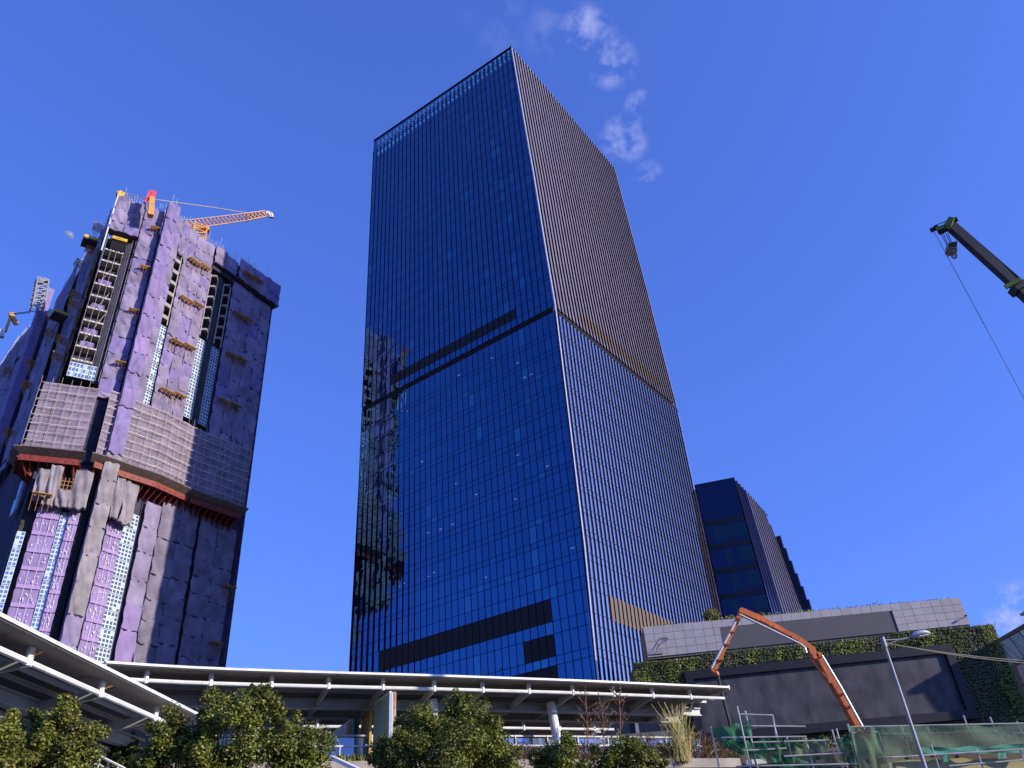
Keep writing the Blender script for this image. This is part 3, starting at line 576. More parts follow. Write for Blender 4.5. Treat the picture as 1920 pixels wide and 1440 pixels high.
# catch fan and red steel brackets under it
for a, c in ((0, EX - .3), (EX, EX + 12), (EX + 13, EX + 37), (EX + 37.2, EX + 44), (EX + 44.2, EX + 51.6)):
    b = MB(); xs = list(np.arange(a, c, 2.4)) + [c]
    for p, q in zip(xs, xs[1:]):
        b.quad(MW.at(p, 83.3, -.2), MW.at(q, 83.3, -.2), MW.at(q, 84.4, 1.7), MW.at(p, 84.4, 1.7)); b.quad(MW.at(p, 83.1, -.2), MW.at(q, 83.1, -.2), MW.at(q, 84.2, 1.7), MW.at(p, 84.2, 1.7)); b.quad(MW.at(p, 84.2, 1.7), MW.at(q, 84.2, 1.7), MW.at(q, 84.4, 1.7), MW.at(p, 84.4, 1.7))
    b.build('catch_fan', M['deckboard'], ct)
drop = lambda x: 0 if x < EX + 37 else -2.2
for a, c in ((.2, EX - .6), (EX + .3, EX + 11), (EX + 13.8, EX + 36.5), (EX + 37, EX + 50.6)):
    b = MB(); xs = list(np.arange(a, c, 2.0)) + [c]
    for p, q in zip(xs, xs[1:]): MW.block(b, p, q, 81.7, 82.3, .0, .35); MW.block(b, p, q, 82.3, 83.0, -3.4, .3)
    o = b.build('steel_beam', M['red_steel'], ct)
    for x in np.arange(a + .3, c, 1.55):
        d = MB(); A, B_, C_ = MW.at(x, 82.2, .5), MW.at(x, 82.2, -3.2), MW.at(x, 79.4, -3.2); e = (MW.at(x + .25, 0, 0) - MW.at(x, 0, 0))
        d.add([A, B_, C_, A + e, B_ + e, C_ + e], ((0, 1, 2), (5, 4, 3), (0, 3, 4, 1), (1, 4, 5, 2), (2, 5, 3, 0))); d.build('bracket', M['red_steel'], o)
# lower storeys: draped cowls, lilac netted bays with visible floors, ladder shaft
for s0, s1, z0, z1 in ((.8, 2.8, 73.5, 80), (2.8, 5.0, 72.8, 81.2), (5.0, 7.4, 72.6, 76.2), (7.4, 10.6, 73, 81), (14.3, 16.6, 72.8, 81.6), (16.6, 19.6, 72.4, 81.6)):
    a, c = SE.at(s0, 0, 2.0), SE.at(s1, 0, 2.0); e = c - a; put('net_sheet', random.choice(SH['brown']), ct, a + V((0, 0, z0)), (0, 0, math.atan2(e.y, e.x)), (e.length, 2.2, z1 - z0))
b = MB(); SE.block(b, .8, 10.6, 73, 73.4, -1, 1.7); SE.block(b, 14.3, 19.6, 72.8, 73.2, -1, 1.7); b.build('cowl_floor', M['net_dark'], ct)
b = MB()
for z in (76.4, 77.3, 78.2): b.bar(SE.at(5, z, 2), SE.at(7.4, z, 2), .08, .08)
for s in (5.1, 5.8, 6.5, 7.2): b.bar(SE.at(s, 75.8, 2), SE.at(s, 79, 2), .08, .08)
for z in (78, 79, 80, 81): b.bar(SE.at(7.2, z, 2), SE.at(8, z, 2), .07, .07)
b.build('bamboo_ladder', M['bamboo'], ct)
def lilac_bay(s0, s1, ztop):
    k = 0; z = ztop
    while z > 32:
        a, c = SE.at(s0, 0, .35), SE.at(s1, 0, .35); e = c - a
        put('net_sheet', random.choice(SH['lilac']), ct, a + V((0, 0, z - 3.45)), (0, 0, math.atan2(e.y, e.x)), (e.length, .25, 3.4))
        b = MB(); SE.block(b, s0, s1, z - 3.6, z - 2.9, .0, .62); fb = b.build('floor_edge', M['lilac_edge'], ct)
        b = MB()
        for _ in range(9): x = random.uniform(s0 + .2, s1 - .4); q = z - random.uniform(1.2, 2.9); SE.patch(b, x, x + random.uniform(.06, .16), q, q + random.uniform(.15, .55), .68)
        for x in np.linspace(s0, s1, 4)[1:-1]: SE.patch(b, x, x + .05, z - 3.5, z, .69)
        b.build('net_ties', M['wht'], fb, kind='stuff'); z -= 3.55
M['lilac_edge'] = mat('lilac_edge', (.40, .27, .52), .85, 0, .12, .8)
lilac_bay(2.6, 6.5, 74); lilac_bay(8.2, 10.0, 73.5); lilac_bay(15.6, 19.2, 73)
b = MB()
for i in range(4): b.tube(SE.at(10.3 + i * .3, 28, .5), SE.at(10.3 + i * .3, 84, .5), .1, 5)
for z in np.arange(30, 82, 1.2): b.bar(SE.at(10.2, z, .45), SE.at(11.4, z + .4, .45), .06, .08)
b.build('riser_pipes', M['black_pipe'], ct)
b = MB(); SE.patch(b, 10.1, 11.6, 30, 160, -.1); b.build('slot_shade', M['groove'], ct)  # flat black sheet painting the shadow gap beside the shaft
# bamboo poles standing above the parapet
b = MB()
for s in list(np.arange(.2, 51, .62)):
    o = 1.9 if s > 36 else (1.2 if s < 7 else .4); z0 = 159 + (1 if s > 12 else 0); b.tube(SE.at(s, z0, o), SE.at(s, z0 + 1.2 + random.random() ** 2 * 3.2, o) + V((random.uniform(-.2, .2), 0, 0)), .05, 4)
for s in np.arange(12, 24, .8):
    for d in (-2, -4): b.tube(SE.at(s, 158, d), SE.at(s, 162.5 + random.random() * 3, d), .055, 4)
for z in (161.5, 163): b.tube(SE.at(14, z, -2), SE.at(23.8, z, -2), .05, 4)
for s in np.arange(2, 46.5, .9): b.tube(SW.at(s, 156, .5), SW.at(s, 157.6 + random.random() ** 2 * 2.4, .5), .05, 4)
for x, z in ((13.2, 168.5), (14.6, 167.6)): b.tube(SE.at(x, 160, -1), SE.at(x, z, -1), .06, 4)
b.build('bamboo_poles', M['pole'], ct, kind='stuff')
# a white-edged return left of the hood
b = MB(); b.tube(SE.at(.05, 140, 1.3), SE.at(.05, 159.5, 1.3), .18, 5); b.build('edge_tube', M['wht'], ct)
# second netted block further left
ct2 = thing('construction_tower', (-150, 190, 0), 'second purple netted tower at the left edge, all in shadow', 'building')
SW2 = Wall([(-172, 205), (-150, 184), (-134, 171.5)])
b = MB(); b.prism([(-172, 205), (-150, 184), (-134, 171.5), (-134, 195), (-150, 220)], 0, 153); b.build('core', M['net_dark'], ct2)
ns_save = nsheet[0]
for i in range(4):
    for k in range(6):
        s0 = 2 + i * 11.5; a, c = SW2.at(s0, 0, .3), SW2.at(min(s0 + 11.5, 50.4), 0, .3); e = c - a
        put('net_sheet', SH['plain'][(i + k) % 5], ct2, a + V((0, 0, 90 + k * 10.8)), (0, 0, math.atan2(e.y, e.x)), (e.length, 1.4, 10.6))
b = MB(); SW2.block(b, 47, 50, 60, 163, 0, 2.2); b.build('mast_wrap', M['net_violet'], ct2)
b = MB()
for s in np.arange(1, 50, 1.1): b.tube(SW2.at(s, 153, .4), SW2.at(s, 155 + random.random() * 2, .4), .06, 4)
b.build('bamboo_poles', M['pole'], ct2, kind='stuff')
for s, z in ((34, 140), (20, 128), (42, 118)):
    a = SW2.at(s, z, .8); put('bamboo_platform', BP, ct2, a, (.1, 0, SW2.ang(s)), (4, 1, 1))
# cranes on the roofs
def lattice(b, p, q, w, n, r=.09, taper=1.):
    p, q = V(p), V(q); d = (q - p).normalized(); a = d.orthogonal().normalized(); c = d.cross(a); prev = None
    for i in range(n + 1):
        t = i / n; o = p.lerp(q, t); ww = w * (1 + (taper - 1) * t) / 2; cs = [o + a * sx * ww + c * sy * ww for sx, sy in ((-1, -1), (1, -1), (1, 1), (-1, 1))]
        for k in range(4):
            b.bar(cs[k], cs[(k + 1) % 4], r * 1.3, r * 1.3)
            if prev: b.bar(prev[k], cs[k], r * 2, r * 2); b.bar(prev[k], cs[(k + 1) % 4], r * 1.2, r * 1.2)
        prev = cs
def at_d(px, py, dist):
    d = ray(px, py); k = dist / math.hypot(d.x, d.y); return d * k + V((0, 0, CAMZ))
bx0 = at_d(352, 424, 184)
tc1 = thing('tower_crane', V((bx0.x, bx0.y, 158)), 'tower crane with long pale lattice jib on top of the netted tower', 'crane')
b = MB(); lattice(b, at_d(348, 422, 184), at_d(462, 407, 184), 2.6, 16, .13, .8); b.build('jib', M['jib'], tc1)
b = MB(); lattice(b, at_d(462, 407, 184), at_d(497, 401, 184), 2.1, 5, .2, .8); b.bar(at_d(462, 405, 184), at_d(498, 400, 184), .9, .7); b.build('jib_tip_section', M['jib'], tc1)
b = MB(); b.path([at_d(496, 400, 184), at_d(503, 398, 184), at_d(509, 401, 184), at_d(511, 408, 184)], .5, 6); b.tube(at_d(503, 400, 184), at_d(507, 408, 184), .5, 6); b.build('jib_head', M['wht'], tc1)
b = MB(); b.path([at_d(292, 374, 184), at_d(340, 381, 184), at_d(400, 389, 184), at_d(475, 401, 184)], .17, 5); b.build('pendant_rope', M['pole'], tc1)
b = MB(); b.tube(at_d(228, 361, 184), at_d(294, 373, 184), .1, 4); b.tube(at_d(228, 364, 184), at_d(290, 377, 184), .08, 4); b.build('back_rope', M['cable_pale'], tc1)
b = MB(); lattice(b, at_d(372, 450, 184) - V((0, 0, 6)), at_d(372, 428, 184), 3.6, 5, .2); b.bar(at_d(350, 426, 184), at_d(392, 432, 184), 2, 1.2); b.build('slewing_frame', M['orange_crane'], tc1)
b = MB(); lattice(b, at_d(232, 392, 184) - V((0, 0, 2)), at_d(224, 362, 184), 1.9, 5, .2, .6); b.bar(at_d(222, 362, 184), at_d(232, 368, 184), 1.3, 1.6); b.build('counter_mast', M['yellow'], tc1)
pb = thing('placing_boom', SE.at(9.5, 158, -3), 'pink wrapped concrete placing boom on the roof of the netted tower', 'machine')
D0 = 150 * 1.08
b = MB(); b.bar(at_d(282, 405, D0), at_d(285, 372, D0), 1.5, 1.3); b.build('mast', M['orange_crane'], pb)
b = MB(); b.bar(at_d(283, 382, D0), at_d(289, 361, D0), 1.1, 1.1); b.bar(at_d(289, 361, D0), at_d(281, 361, D0), .9, .9); b.bar(at_d(281, 360, D0), at_d(276, 374, D0), .8, .7); b.bar(at_d(276, 373, D0), at_d(271, 380, D0), .5, .5); b.build('folded_arm', M['pink'], pb)
b = MB(); b.path([at_d(271, 380, D0), at_d(273, 386, D0), at_d(271, 392, D0)], .22, 5); b.build('hose', M['hose'], pb)
b1 = at_d(71, 575, 215)
tc2 = thing('tower_crane', V((b1.x, b1.y, 150)), 'grey lattice crane mast above the purple wrapped strip at left', 'crane')
b = MB(); lattice(b, at_d(69, 580, 215), at_d(79, 527, 215), 2.9, 6, .17); b.build('mast', M['steel_grey'], tc2)
b = MB(); b.bar(at_d(74, 528, 215), at_d(87, 526, 215), 1.2, 1.4); b.build('mast_head', M['steel_grey'], tc2)
b2 = at_d(25, 610, 232)
tc3 = thing('tower_crane', V((b2.x, b2.y, 150)), 'small orange A-frame crane at the left edge of the photo', 'crane')
b = MB(); b.bar(at_d(31, 608, 232), at_d(20, 590, 232), 1.3, 1.1); b.bar(at_d(10, 622, 232), at_d(21, 590, 232), .8, .8); b.bar(at_d(17, 590, 232), at_d(26, 590, 232), 1, 1.2); b.build('a_frame', M['orange_crane'], tc3)
b = MB(); b.tube(at_d(24, 588, 232), at_d(58, 584, 228), .12, 4); b.tube(at_d(24, 590, 232), at_d(58, 586, 228), .1, 4); b.build('stay_ropes', M['cable'], tc3)
b = MB(); b.bar(at_d(2, 632, 232), at_d(4, 620, 232), 1.6, 1.4); b.build('cabin', M['wht'], tc3)
# ------------------------------------------------------------------ podium with tiled band, planted wall and big blank screen
EXP = V((1, -.036, 0)).normalized(); NP = V((-.036, -1, 0)).normalized()
def pg(x, z, off=0.): return V((x, 118.5 - .036 * x, z)) + NP * off
def P(px, py):
    d = ray(px, py); k = 118.5 / (d.y + .036 * d.x); return V((d.x * k, d.y * k, d.z * k + CAMZ))
pod = thing('podium', (40, 130, 0), 'low podium with grey tiled band above a planted green wall and blank screen', 'building')
gl, gr_ = P(1187, 1240), P(1862, 1167); GX0, GX1 = gl.x, gr_.x
def gtop(x): return gl.z + (gr_.z - gl.z) * (x - GX0) / (GX1 - GX0)
b = MB(); b.add([pg(GX0, 0, -.3), pg(GX1, 0, -.3), pg(GX1 + 1, 0, -26), pg(GX0, 0, -14)] + [pg(GX0, gtop(GX0) - .2, -.3), pg(GX1, gtop(GX1) - .2, -.3), pg(GX1 + 1, gtop(GX1) - .2, -26), pg(GX0, gtop(GX0) - .2, -14)], ((0, 1, 5, 4), (1, 2, 6, 5), (2, 3, 7, 6), (3, 0, 4, 7), (4, 5, 6, 7))); b.build('wall', M['soil'], pod)
tl, tr2, bl, br_ = P(1203, 1176), P(1799, 1120), P(1213, 1233), P(1815, 1171)
TX0, TX1 = tl.x + .2, tr2.x; TZ1l, TZ1r = tl.z, tr2.z; TZ0l, TZ0r = bl.z, br_.z
def tz(x, f):
    q = (x - TX0) / (TX1 - TX0); lo_, hi = TZ0l + (TZ0r - TZ0l) * q, TZ1l + (TZ1r - TZ1l) * q; return lo_ + (hi - lo_) * f
b = MB(); b.add([pg(TX0, tz(TX0, 0) - .3, -.15), pg(TX1, tz(TX1, 0) - .3, -.15), pg(TX1, tz(TX1, 0), -12), pg(TX0, tz(TX0, 0), -6), pg(TX0, tz(TX0, 1) - .02, -.15), pg(TX1, tz(TX1, 1) - .02, -.15), pg(TX1, tz(TX1, 1) - .02, -12), pg(TX0, tz(TX0, 1) - .02, -6)], ((0, 1, 5, 4), (1, 2, 6, 5), (2, 3, 7, 6), (3, 0, 4, 7), (4, 5, 6, 7))); b.build('tile_backing', M['tile_joint'], pod)
i0, i1, i2 = P(1352, 1187), P(1666, 1155), P(1676, 1184)
NT, NRW = 32, 4
for i in range(NT):
    for j in range(NRW):
        x0, x1 = TX0 + (TX1 - TX0) * i / NT + .02, TX0 + (TX1 - TX0) * (i + 1) / NT - .02; xm = (x0 + x1) / 2; f0, f1 = j / NRW, (j + 1) / NRW
        if i0.x < xm < i1.x + .3 and j < 3: continue
        o = random.uniform(-.012, .012)
        q = [pg(x0, tz(x0, f0) + .02, o), pg(x1, tz(x1, f0) + .02, o), pg(x1, tz(x1, f1) - .02, o), pg(x0, tz(x0, f1) - .02, o)]
        b = MB(); b.add(q + [v - NP * .12 for v in q], ((0, 1, 2, 3), (0, 4, 5, 1), (1, 5, 6, 2), (2, 6, 7, 3), (3, 7, 4, 0))); b.build('tile', M['tile'], pod)
b = MB(); q = [pg(i0.x, tz(i0.x, 0), .03), pg(i1.x + .3, tz(i1.x, 0), .03), pg(i1.x + .3, tz(i1.x, .745), .03), pg(i0.x, tz(i0.x, .745), .03)]; b.add(q + [v - NP * .15 for v in q], ((0, 1, 2, 3), (0, 4, 5, 1), (1, 5, 6, 2), (2, 6, 7, 3), (3, 7, 4, 0))); b.build('plain_panel', M['inset'], pod)
s0, s1, s2 = P(1282, 1261), P(1779, 1209), P(1829, 1348)
SX0, SX1, SZ0 = s0.x, s1.x, s2.z
def sz1(x): return s0.z + (s1.z - s0.z) * (x - SX0) / (SX1 - SX0)
FRW = 1.15
b = MB(); b.quad(pg(SX0 + FRW, SZ0 + FRW, .25), pg(SX1 - FRW, SZ0 + FRW, .25), pg(SX1 - FRW, sz1(SX1) - FRW, .25), pg(SX0 + FRW, sz1(SX0) - FRW, .25)); scr = b.build('screen', M['screen'], pod)
b = MB()
def fr(x0, z0a, z0b, x1, z1a, z1b):
    q = [pg(x0, z0a, .7), pg(x1, z0b, .7), pg(x1, z1b, .7), pg(x0, z1a, .7)]; b.add(q + [v - NP * .9 for v in q], ((0, 1, 2, 3), (0, 4, 5, 1), (1, 5, 6, 2), (2, 6, 7, 3), (3, 7, 4, 0)))
fr(SX0, sz1(SX0) - FRW, sz1(SX1) - FRW, SX1, sz1(SX0), sz1(SX1)); fr(SX0, SZ0, SZ0, SX1, SZ0 + FRW, SZ0 + FRW)
fr(SX0, SZ0 + FRW, SZ0 + FRW, SX0 + FRW, sz1(SX0) - FRW - .01, sz1(SX0) - FRW - .01); fr(SX1 - FRW, SZ0 + FRW, SZ0 + FRW, SX1, sz1(SX1) - FRW - .01, sz1(SX1) - FRW - .01)
b.build('frame', M['screen_frame'], scr)
def leafquad(b, c, n, up, w, l, mi):
    t = up.cross(n); t = t.normalized() if t.length > 1e-4 else V((1, 0, 0)); u = n.cross(t)
    b.add([c - t * w * .5, c - u * l * .5 + n * .02, c + t * w * .5, c + u * l * .5 - n * l * .12], ((0, 1, 2, 3),), mi)
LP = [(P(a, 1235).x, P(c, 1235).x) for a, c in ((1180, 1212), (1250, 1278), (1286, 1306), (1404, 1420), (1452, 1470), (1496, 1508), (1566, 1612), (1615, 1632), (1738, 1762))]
b = MB(); z = SZ0 - 9
while z < gl.z + 1.4:
    x = GX0
    while x < GX1:
        if z < gtop(x) - .1 and not (SX0 + .2 < x < SX1 - .2 and SZ0 + .2 < z < sz1(x) - .2):
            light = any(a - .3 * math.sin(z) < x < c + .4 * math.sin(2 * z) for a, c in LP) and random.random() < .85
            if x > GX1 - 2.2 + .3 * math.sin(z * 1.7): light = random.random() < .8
            grey = .5 + .5 * math.sin(x * .33 + 1.3 * math.sin(z * .4)) > .62
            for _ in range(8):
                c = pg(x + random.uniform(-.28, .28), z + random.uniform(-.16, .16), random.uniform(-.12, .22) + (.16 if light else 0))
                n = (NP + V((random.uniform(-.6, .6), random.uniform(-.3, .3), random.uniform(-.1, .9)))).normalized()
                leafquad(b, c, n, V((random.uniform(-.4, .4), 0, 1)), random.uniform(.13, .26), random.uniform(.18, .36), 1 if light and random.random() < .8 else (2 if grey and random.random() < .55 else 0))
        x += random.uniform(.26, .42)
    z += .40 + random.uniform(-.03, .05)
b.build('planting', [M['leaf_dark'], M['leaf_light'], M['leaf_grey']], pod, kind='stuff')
b = MB()                                               # rough roof-garden fringe above the tiled band
x = TX0
while x < TX1 - 1:
    hgt = .15 + .3 * max(0, math.sin(x * .5)) * random.random() + (.35 if 26 < x < 52 else 0) * random.random()
    for _ in range(5):
        c = pg(x + random.uniform(-.2, .2), tz(x, 1) + random.uniform(0, hgt + .1), -.5 - random.random() * 1.2); leafquad(b, c, V((random.uniform(-1, 1), -1, random.uniform(-.2, 1))).normalized(), V((0, 0, 1)), .14, .34, random.choice((0, 1, 2)))
    x += .16
b.build('roof_garden_fringe', [M['leaf_a'], M['leaf_c'], M['leaf_b']], pod, kind='stuff')
def shrub_blob(b, c, r, n, sz, squash=.9, mats=3):
    for _ in range(n):
        d = V((random.gauss(0, 1), random.gauss(0, 1), random.gauss(0, 1))).normalized(); rr = r * (.55 + .5 * random.random() ** .5)
        q = c + V((d.x * rr, d.y * rr, d.z * rr * squash)); nn = (d + V((random.uniform(-.7, .7), random.uniform(-.7, .7), random.uniform(-.2, .9)))).normalized()
        leafquad(b, q, nn, V((random.uniform(-1, 1), random.uniform(-1, 1), random.uniform(-.3, 1))), sz * random.uniform(.6, 1.1), sz * random.uniform(.9, 1.6), random.choices(range(mats), (.62, .28, .10)[:mats])[0])
for (px, py, r), lb in (((1337, 1149, 1.25), 'round yellowish bush on the podium roof beside the tall tower'), ((1374, 1156, .75), 'small brownish bush on the podium roof just right of the round one'), ((1432, 1150, .7), 'low dark bush on the podium roof below the short block')):
    c = P(px, py) + V((0, 1.6, 0)); t = thing('shrub', (c.x, c.y, c.z - r), lb, 'shrub', 'bushes on the podium roof')
    b = MB(); shrub_blob(b, c, r, int(900 * r), .22); b.build('crown', [M['leaf_a'], M['leaf_c'], M['leaf_b']], t)
    b = MB(); b.tube(c - V((0, 0, r + .3)), c, .08, 5); b.build('trunk', M['bark'], t)
dv = thing('davit', P(1229, 1228), 'bent silver maintenance davit standing at the left end of the tiled band', 'davit')
def pp(px, py, o=1.6): return P(px, py) + NP * o
b = MB(); b.path([pp(1222, 1227), pp(1232, 1209), pp(1236, 1203), pp(1249, 1201)], .2, 6); b.build('arm', M['steel_grey'], dv)
b = MB(); b.path([pp(1230, 1222), pp(1238, 1212), pp(1252, 1203)], .13, 6); b.path([pp(1229, 1216), pp(1238, 1212)], .11, 5); b.build('strut', M['steel_grey'], dv)
b = MB(); c = pp(1225, 1229); b.obox(c - V((.9, .4, .3)), V((2.1, 0, 0)), V((0, .8, 0)), (0, 0, .5)); b.build('base', M['steel_grey'], dv)
fl_ = thing('floodlight', P(1808, 1157), 'tiny dark floodlight on the right end of the tiled band', 'floodlight')
b = MB(); a = P(1808, 1157); b.tube(a - NP * .2, a + NP * .6, .04, 6); b.build('arm', M['cable'], fl_)
b = MB(); a = P(1808, 1157) + NP * .55; b.obox(a - V((.15, .12, .1)), V((.3, 0, 0)), V((0, .25, .06)), (0, -.06, .2)); b.build('lamp', M['cable'], fl_)
# ------------------------------------------------------------------ dark building at the right edge
rbd = thing('glass_building', (97, 125, 0), 'dark building cut by the right edge, with a sloping band of glass panels', 'building')
b = MB(); b.box(85.6, 112, 104, 160, 0, 33.8); b.build('body', M['bld_dark'], rbd)
b = MB(); b.box(84.2, 112, 103.4, 160.6, 34.0, 34.6); b.build('roof', M['bld_dark'], rbd)
for k in range(15):
    y1 = 157.8 - k * 3.6; y0 = y1 - 3.35
    b = MB(); q = [V((84.3, y1, 33.9)), V((84.3, y0, 33.9)), V((85.5, y0, 30.3)), V((85.5, y1, 30.3))]; b.add(q + [v + V((.15, 0, .05)) for v in q], ((0, 1, 2, 3), (7, 6, 5, 4), (0, 4, 5, 1), (2, 6, 7, 3))); b.build('glass_panel', M['crown'], rbd)
for y1, y0, z0, z1 in ((146.6, 142.6, 23, 29.5), (146.8, 142.2, 16.5, 22.4), (146.8, 141.5, 10.5, 16), (146.8, 141.5, 4, 10), (138, 134, 24, 28.5)):
    b = MB(); b.box(85.3, 85.62, y0, y1, z0, z1); b.build('wall_panel', M['bld_panel'], rbd)
b = MB(); b.box(86, 96, 132, 139, 34.6, 36.4); b.box(85.4, 97, 131.5, 139.5, 36.4, 36.8); b.box(88, 94, 133, 137, 36.8, 38.8); b.build('roof_plant_room', M['bld_panel'], rbd)
# ------------------------------------------------------------------ canopies
FR = [(-17.9, 32.6), (-14.6, 34.75), (-8.7, 37.75), (-5.8, 39.15), (-1.8, 41.2), (2.1, 43.2), (6.6, 45.7), (11.2, 48.2)]
def smooth(pts, n=4):
    out = []
    for i in range(len(pts) - 1):
        p0, p1, p2, p3 = (V(pts[max(0, min(len(pts) - 1, i + k))]) for k in (-1, 0, 1, 2))
        for j in range(n):
            t = j / n; out.append(.5 * (2 * p1 + (p2 - p0) * t + (2 * p0 - 5 * p1 + 4 * p2 - p3) * t * t + (3 * p1 - p0 - 3 * p2 + p3) * t ** 3))
    out.append(V(pts[-1])); return out
class Can:
    def __init__(s, pts): s.w = Wall([tuple(p) for p in smooth(pts)]); s.L = s.w.l[-1]
    def at(s, x, q, z): return s.w.at(min(max(x, 1e-3), s.L - 1e-3), z, -q)
def canopy(pts, z, label, cols, width=7.2, rib=2.65, r0=.6, end_caps=True, group='covered walkway roofs', zd=7.3):
    C_ = Can(pts); mid = C_.at(C_.L / 2, width / 2, 0); t = thing('walkway_canopy', mid, label, 'canopy', group)
    xs = list(np.linspace(0, C_.L, max(4, int(C_.L / 1.6)) + 1)); ed = MB(); pn = []
    for x0, x1 in zip(xs, xs[1:]):
        b = MB()
        a = [C_.at(x0 + .012, 0, z), C_.at(x1 - .012, 0, z), C_.at(x1 - .012, width, z + .05), C_.at(x0 + .012, width, z + .05)]
        b.add(a + [v - V((0, 0, .12)) for v in a], ((0, 1, 2, 3), (7, 6, 5, 4), (0, 4, 5, 1), (1, 5, 6, 2), (2, 6, 7, 3), (3, 7, 4, 0))); b.build('roof_panel', M['soffit'], t)
        for q in (-.03, width + .03): ed.bar(C_.at(x0, q, z - .03), C_.at(x1, q, z - .03), .06, .10)
    for x in (0, C_.L): ed.bar(C_.at(x, 0, z - .04), C_.at(x, width, z), .07, .24)
    ed.build('edge_trim', M['alu'], t)
    for q in (.62, width - .62):
        b = MB(); b.path([C_.at(x, q, z - .52) for x in xs], .09, 8); b.build('edge_tube', M['alu'], t, smooth=False)
    q1, q2 = min(3.1, width * .5), width - 2.0
    for q in (q1, q2):
        b = MB()
        for x0, x1 in zip(xs, xs[1:]):
            A, B_ = C_.at(x0, q, z - .8), C_.at(x1, q, z - .8); b.bar(A, B_, .1, .36); b.bar(A - V((0, 0, .2)), B_ - V((0, 0, .2)), .36, .05); b.bar(A + V((0, 0, .2)), B_ + V((0, 0, .2)), .36, .05)
        b.build('beam', M['steel'], t)
    b = MB()
    for x0, x1 in zip(xs, xs[1:]):
        for q in (1.5, 2.3, 4.1, width - 1.4): b.bar(C_.at(x0, q, z - .36), C_.at(x1, q, z - .36), .1, .13)
    b.build('purlins', M['steel'], t, kind='stuff')
    x = r0
    while x < C_.L:
        b = MB()
        for qa, qb, za, zb in ((.55, q1, z - .5, z - .78), (q1, q2, z - .85, z - .85), (q2, width - .55, z - .78, z - .5)): b.bar(C_.at(x, qa, za), C_.at(x - (.55 if qa < 1 else 0) * 0, qb, zb), .12, .3)
        rb_ = b.build('rib', M['steel_green'], t)
        b = MB()
        for q in (.62, width - .62): b.tube(C_.at(x, q, z - .62), C_.at(x, q, z - .10), .11, 6)
        b.build('brackets', M['alu'], rb_, kind='stuff')
        b = MB()
        for k in range(7): b.tube(C_.at(x, .55, z - .38), C_.at(x, .55, z - .36) + V((random.uniform(-.3, .3), random.uniform(-.2, .1), random.uniform(.05, .2))), .007, 3)
        b.build('bird_spikes', M['bamboo'], rb_, kind='stuff'); x += rib
    for x in cols:
        b = MB(); top = C_.at(x, 2.4, z - 1.2); b.tube(top + V((0, 0, .55)), V((top.x + .25, top.y - .1, zd)), .26, 14, .22); b.build('column', M['wht'], t, smooth=False)
    b = MB()
    for k in range(int(C_.L / 5.3)): q = C_.at(3 + k * 5.3, q1 + 1.2, z - .75); b.obox(q, V((.9, .4, 0)), V((-.08, .18, 0)), (0, 0, .12))
    b.build('light_boxes', M['wht'], t, kind='stuff')
    return t, C_
_, CM = canopy(FR, 11.0, 'long curving grey canopy with white edge tube in front of the tall tower', (6.6, 15.4, 22.3), rib=2.62, r0=1.75)
FR2 = [(x - .47 * 9.5, y + .88 * 9.5) for x, y in FR[2:]]; FR2 = FR2[:-1] + [(FR2[-1][0] - 1.6, FR2[-1][1] - .9)]
canopy(FR2, 11.0, 'rear row of canopy seen underneath the long front one', (4, 13, 21), rib=2.62, r0=.8)
canopy([(-13.65, 9), (-13.65, 22), (-13.65, 33.6)], 8.6, 'canopy running towards the camera at the left, seen from underneath', (18.7,), width=5.4, rib=4.15, r0=.45, zd=0)
# ------------------------------------------------------------------ raised deck, planter, rails
def strip(name, m, q0, q1, z0, z1, x0, x1, parent=None, C_=None):
    C_ = C_ or CM; b = MB(); xs = list(np.linspace(x0, x1, 14))
    for a, c in zip(xs, xs[1:]):
        A = [C_.at(a, q0, z0), C_.at(a, q1, z0), C_.at(a, q1, z1), C_.at(a, q0, z1)]; B_ = [C_.at(c, q0, z0), C_.at(c, q1, z0), C_.at(c, q1, z1), C_.at(c, q0, z1)]
        b.add(A + B_, ((0, 4, 5, 1), (1, 5, 6, 2), (2, 6, 7, 3), (3, 7, 4, 0)))
    b.add(A + B_, ((4, 5, 6, 7),)); b.add([C_.at(x0, q, z) for q, z in ((q0, z0), (q1, z0), (q1, z1), (q0, z1))], ((0, 3, 2, 1),)); return b.build(name, m, parent)
o = strip('deck', M['planter'], 3, 24, 6.6, 7.3, 0, CM.L); o['kind'] = 'structure'
dw = thing('planter_wall', CM.at(16, .5, 0), 'pale wall with weathered concrete planter edge below the long canopy', 'wall')
strip('coping', M['planter'], .1, .75, 6.75, 7.2, 2, CM.L + 0, dw); strip('shadow_joint', M['groove'], .5, .9, 6.55, 6.75, 2, CM.L, dw); strip('wall_face', M['pale_wall'], .35, .9, 0, 6.55, 2, CM.L, dw)
strip('soil_bed', M['soil'], .75, 3.2, 6.7, 7.1, 2, CM.L, dw)
gr = thing('glass_balustrade', CM.at(18, 4, 7.3), 'glass balustrade with white top rail behind the planter', 'railing')
xs = np.arange(4.5, CM.L, 2.0)
for a in xs:
    b = MB(); A, B_ = CM.at(a + .03, 3.6, 7.45), CM.at(a + 1.97, 3.6, 7.45); b.obox(A, B_ - A, V((.02, -.02, 0)), (0, 0, 1.3)); b.build('pane', M['rail_glass'], gr)
b = MB(); b.path([CM.at(a, 3.55, 8.85) for a in xs], .05, 6); b.build('top_rail', M['alu'], gr)
b = MB()
for a in xs[::1]: b.tube(CM.at(a, 3.5, 7.2), CM.at(a, 3.5, 8.9), .035, 5); A, B_ = CM.at(a - .35, 3.45, 8.4), CM.at(a + .35, 3.45, 8.4); b.bar(A, B_, .08, .07)
b.build('posts', M['alu'], gr, kind='stuff')
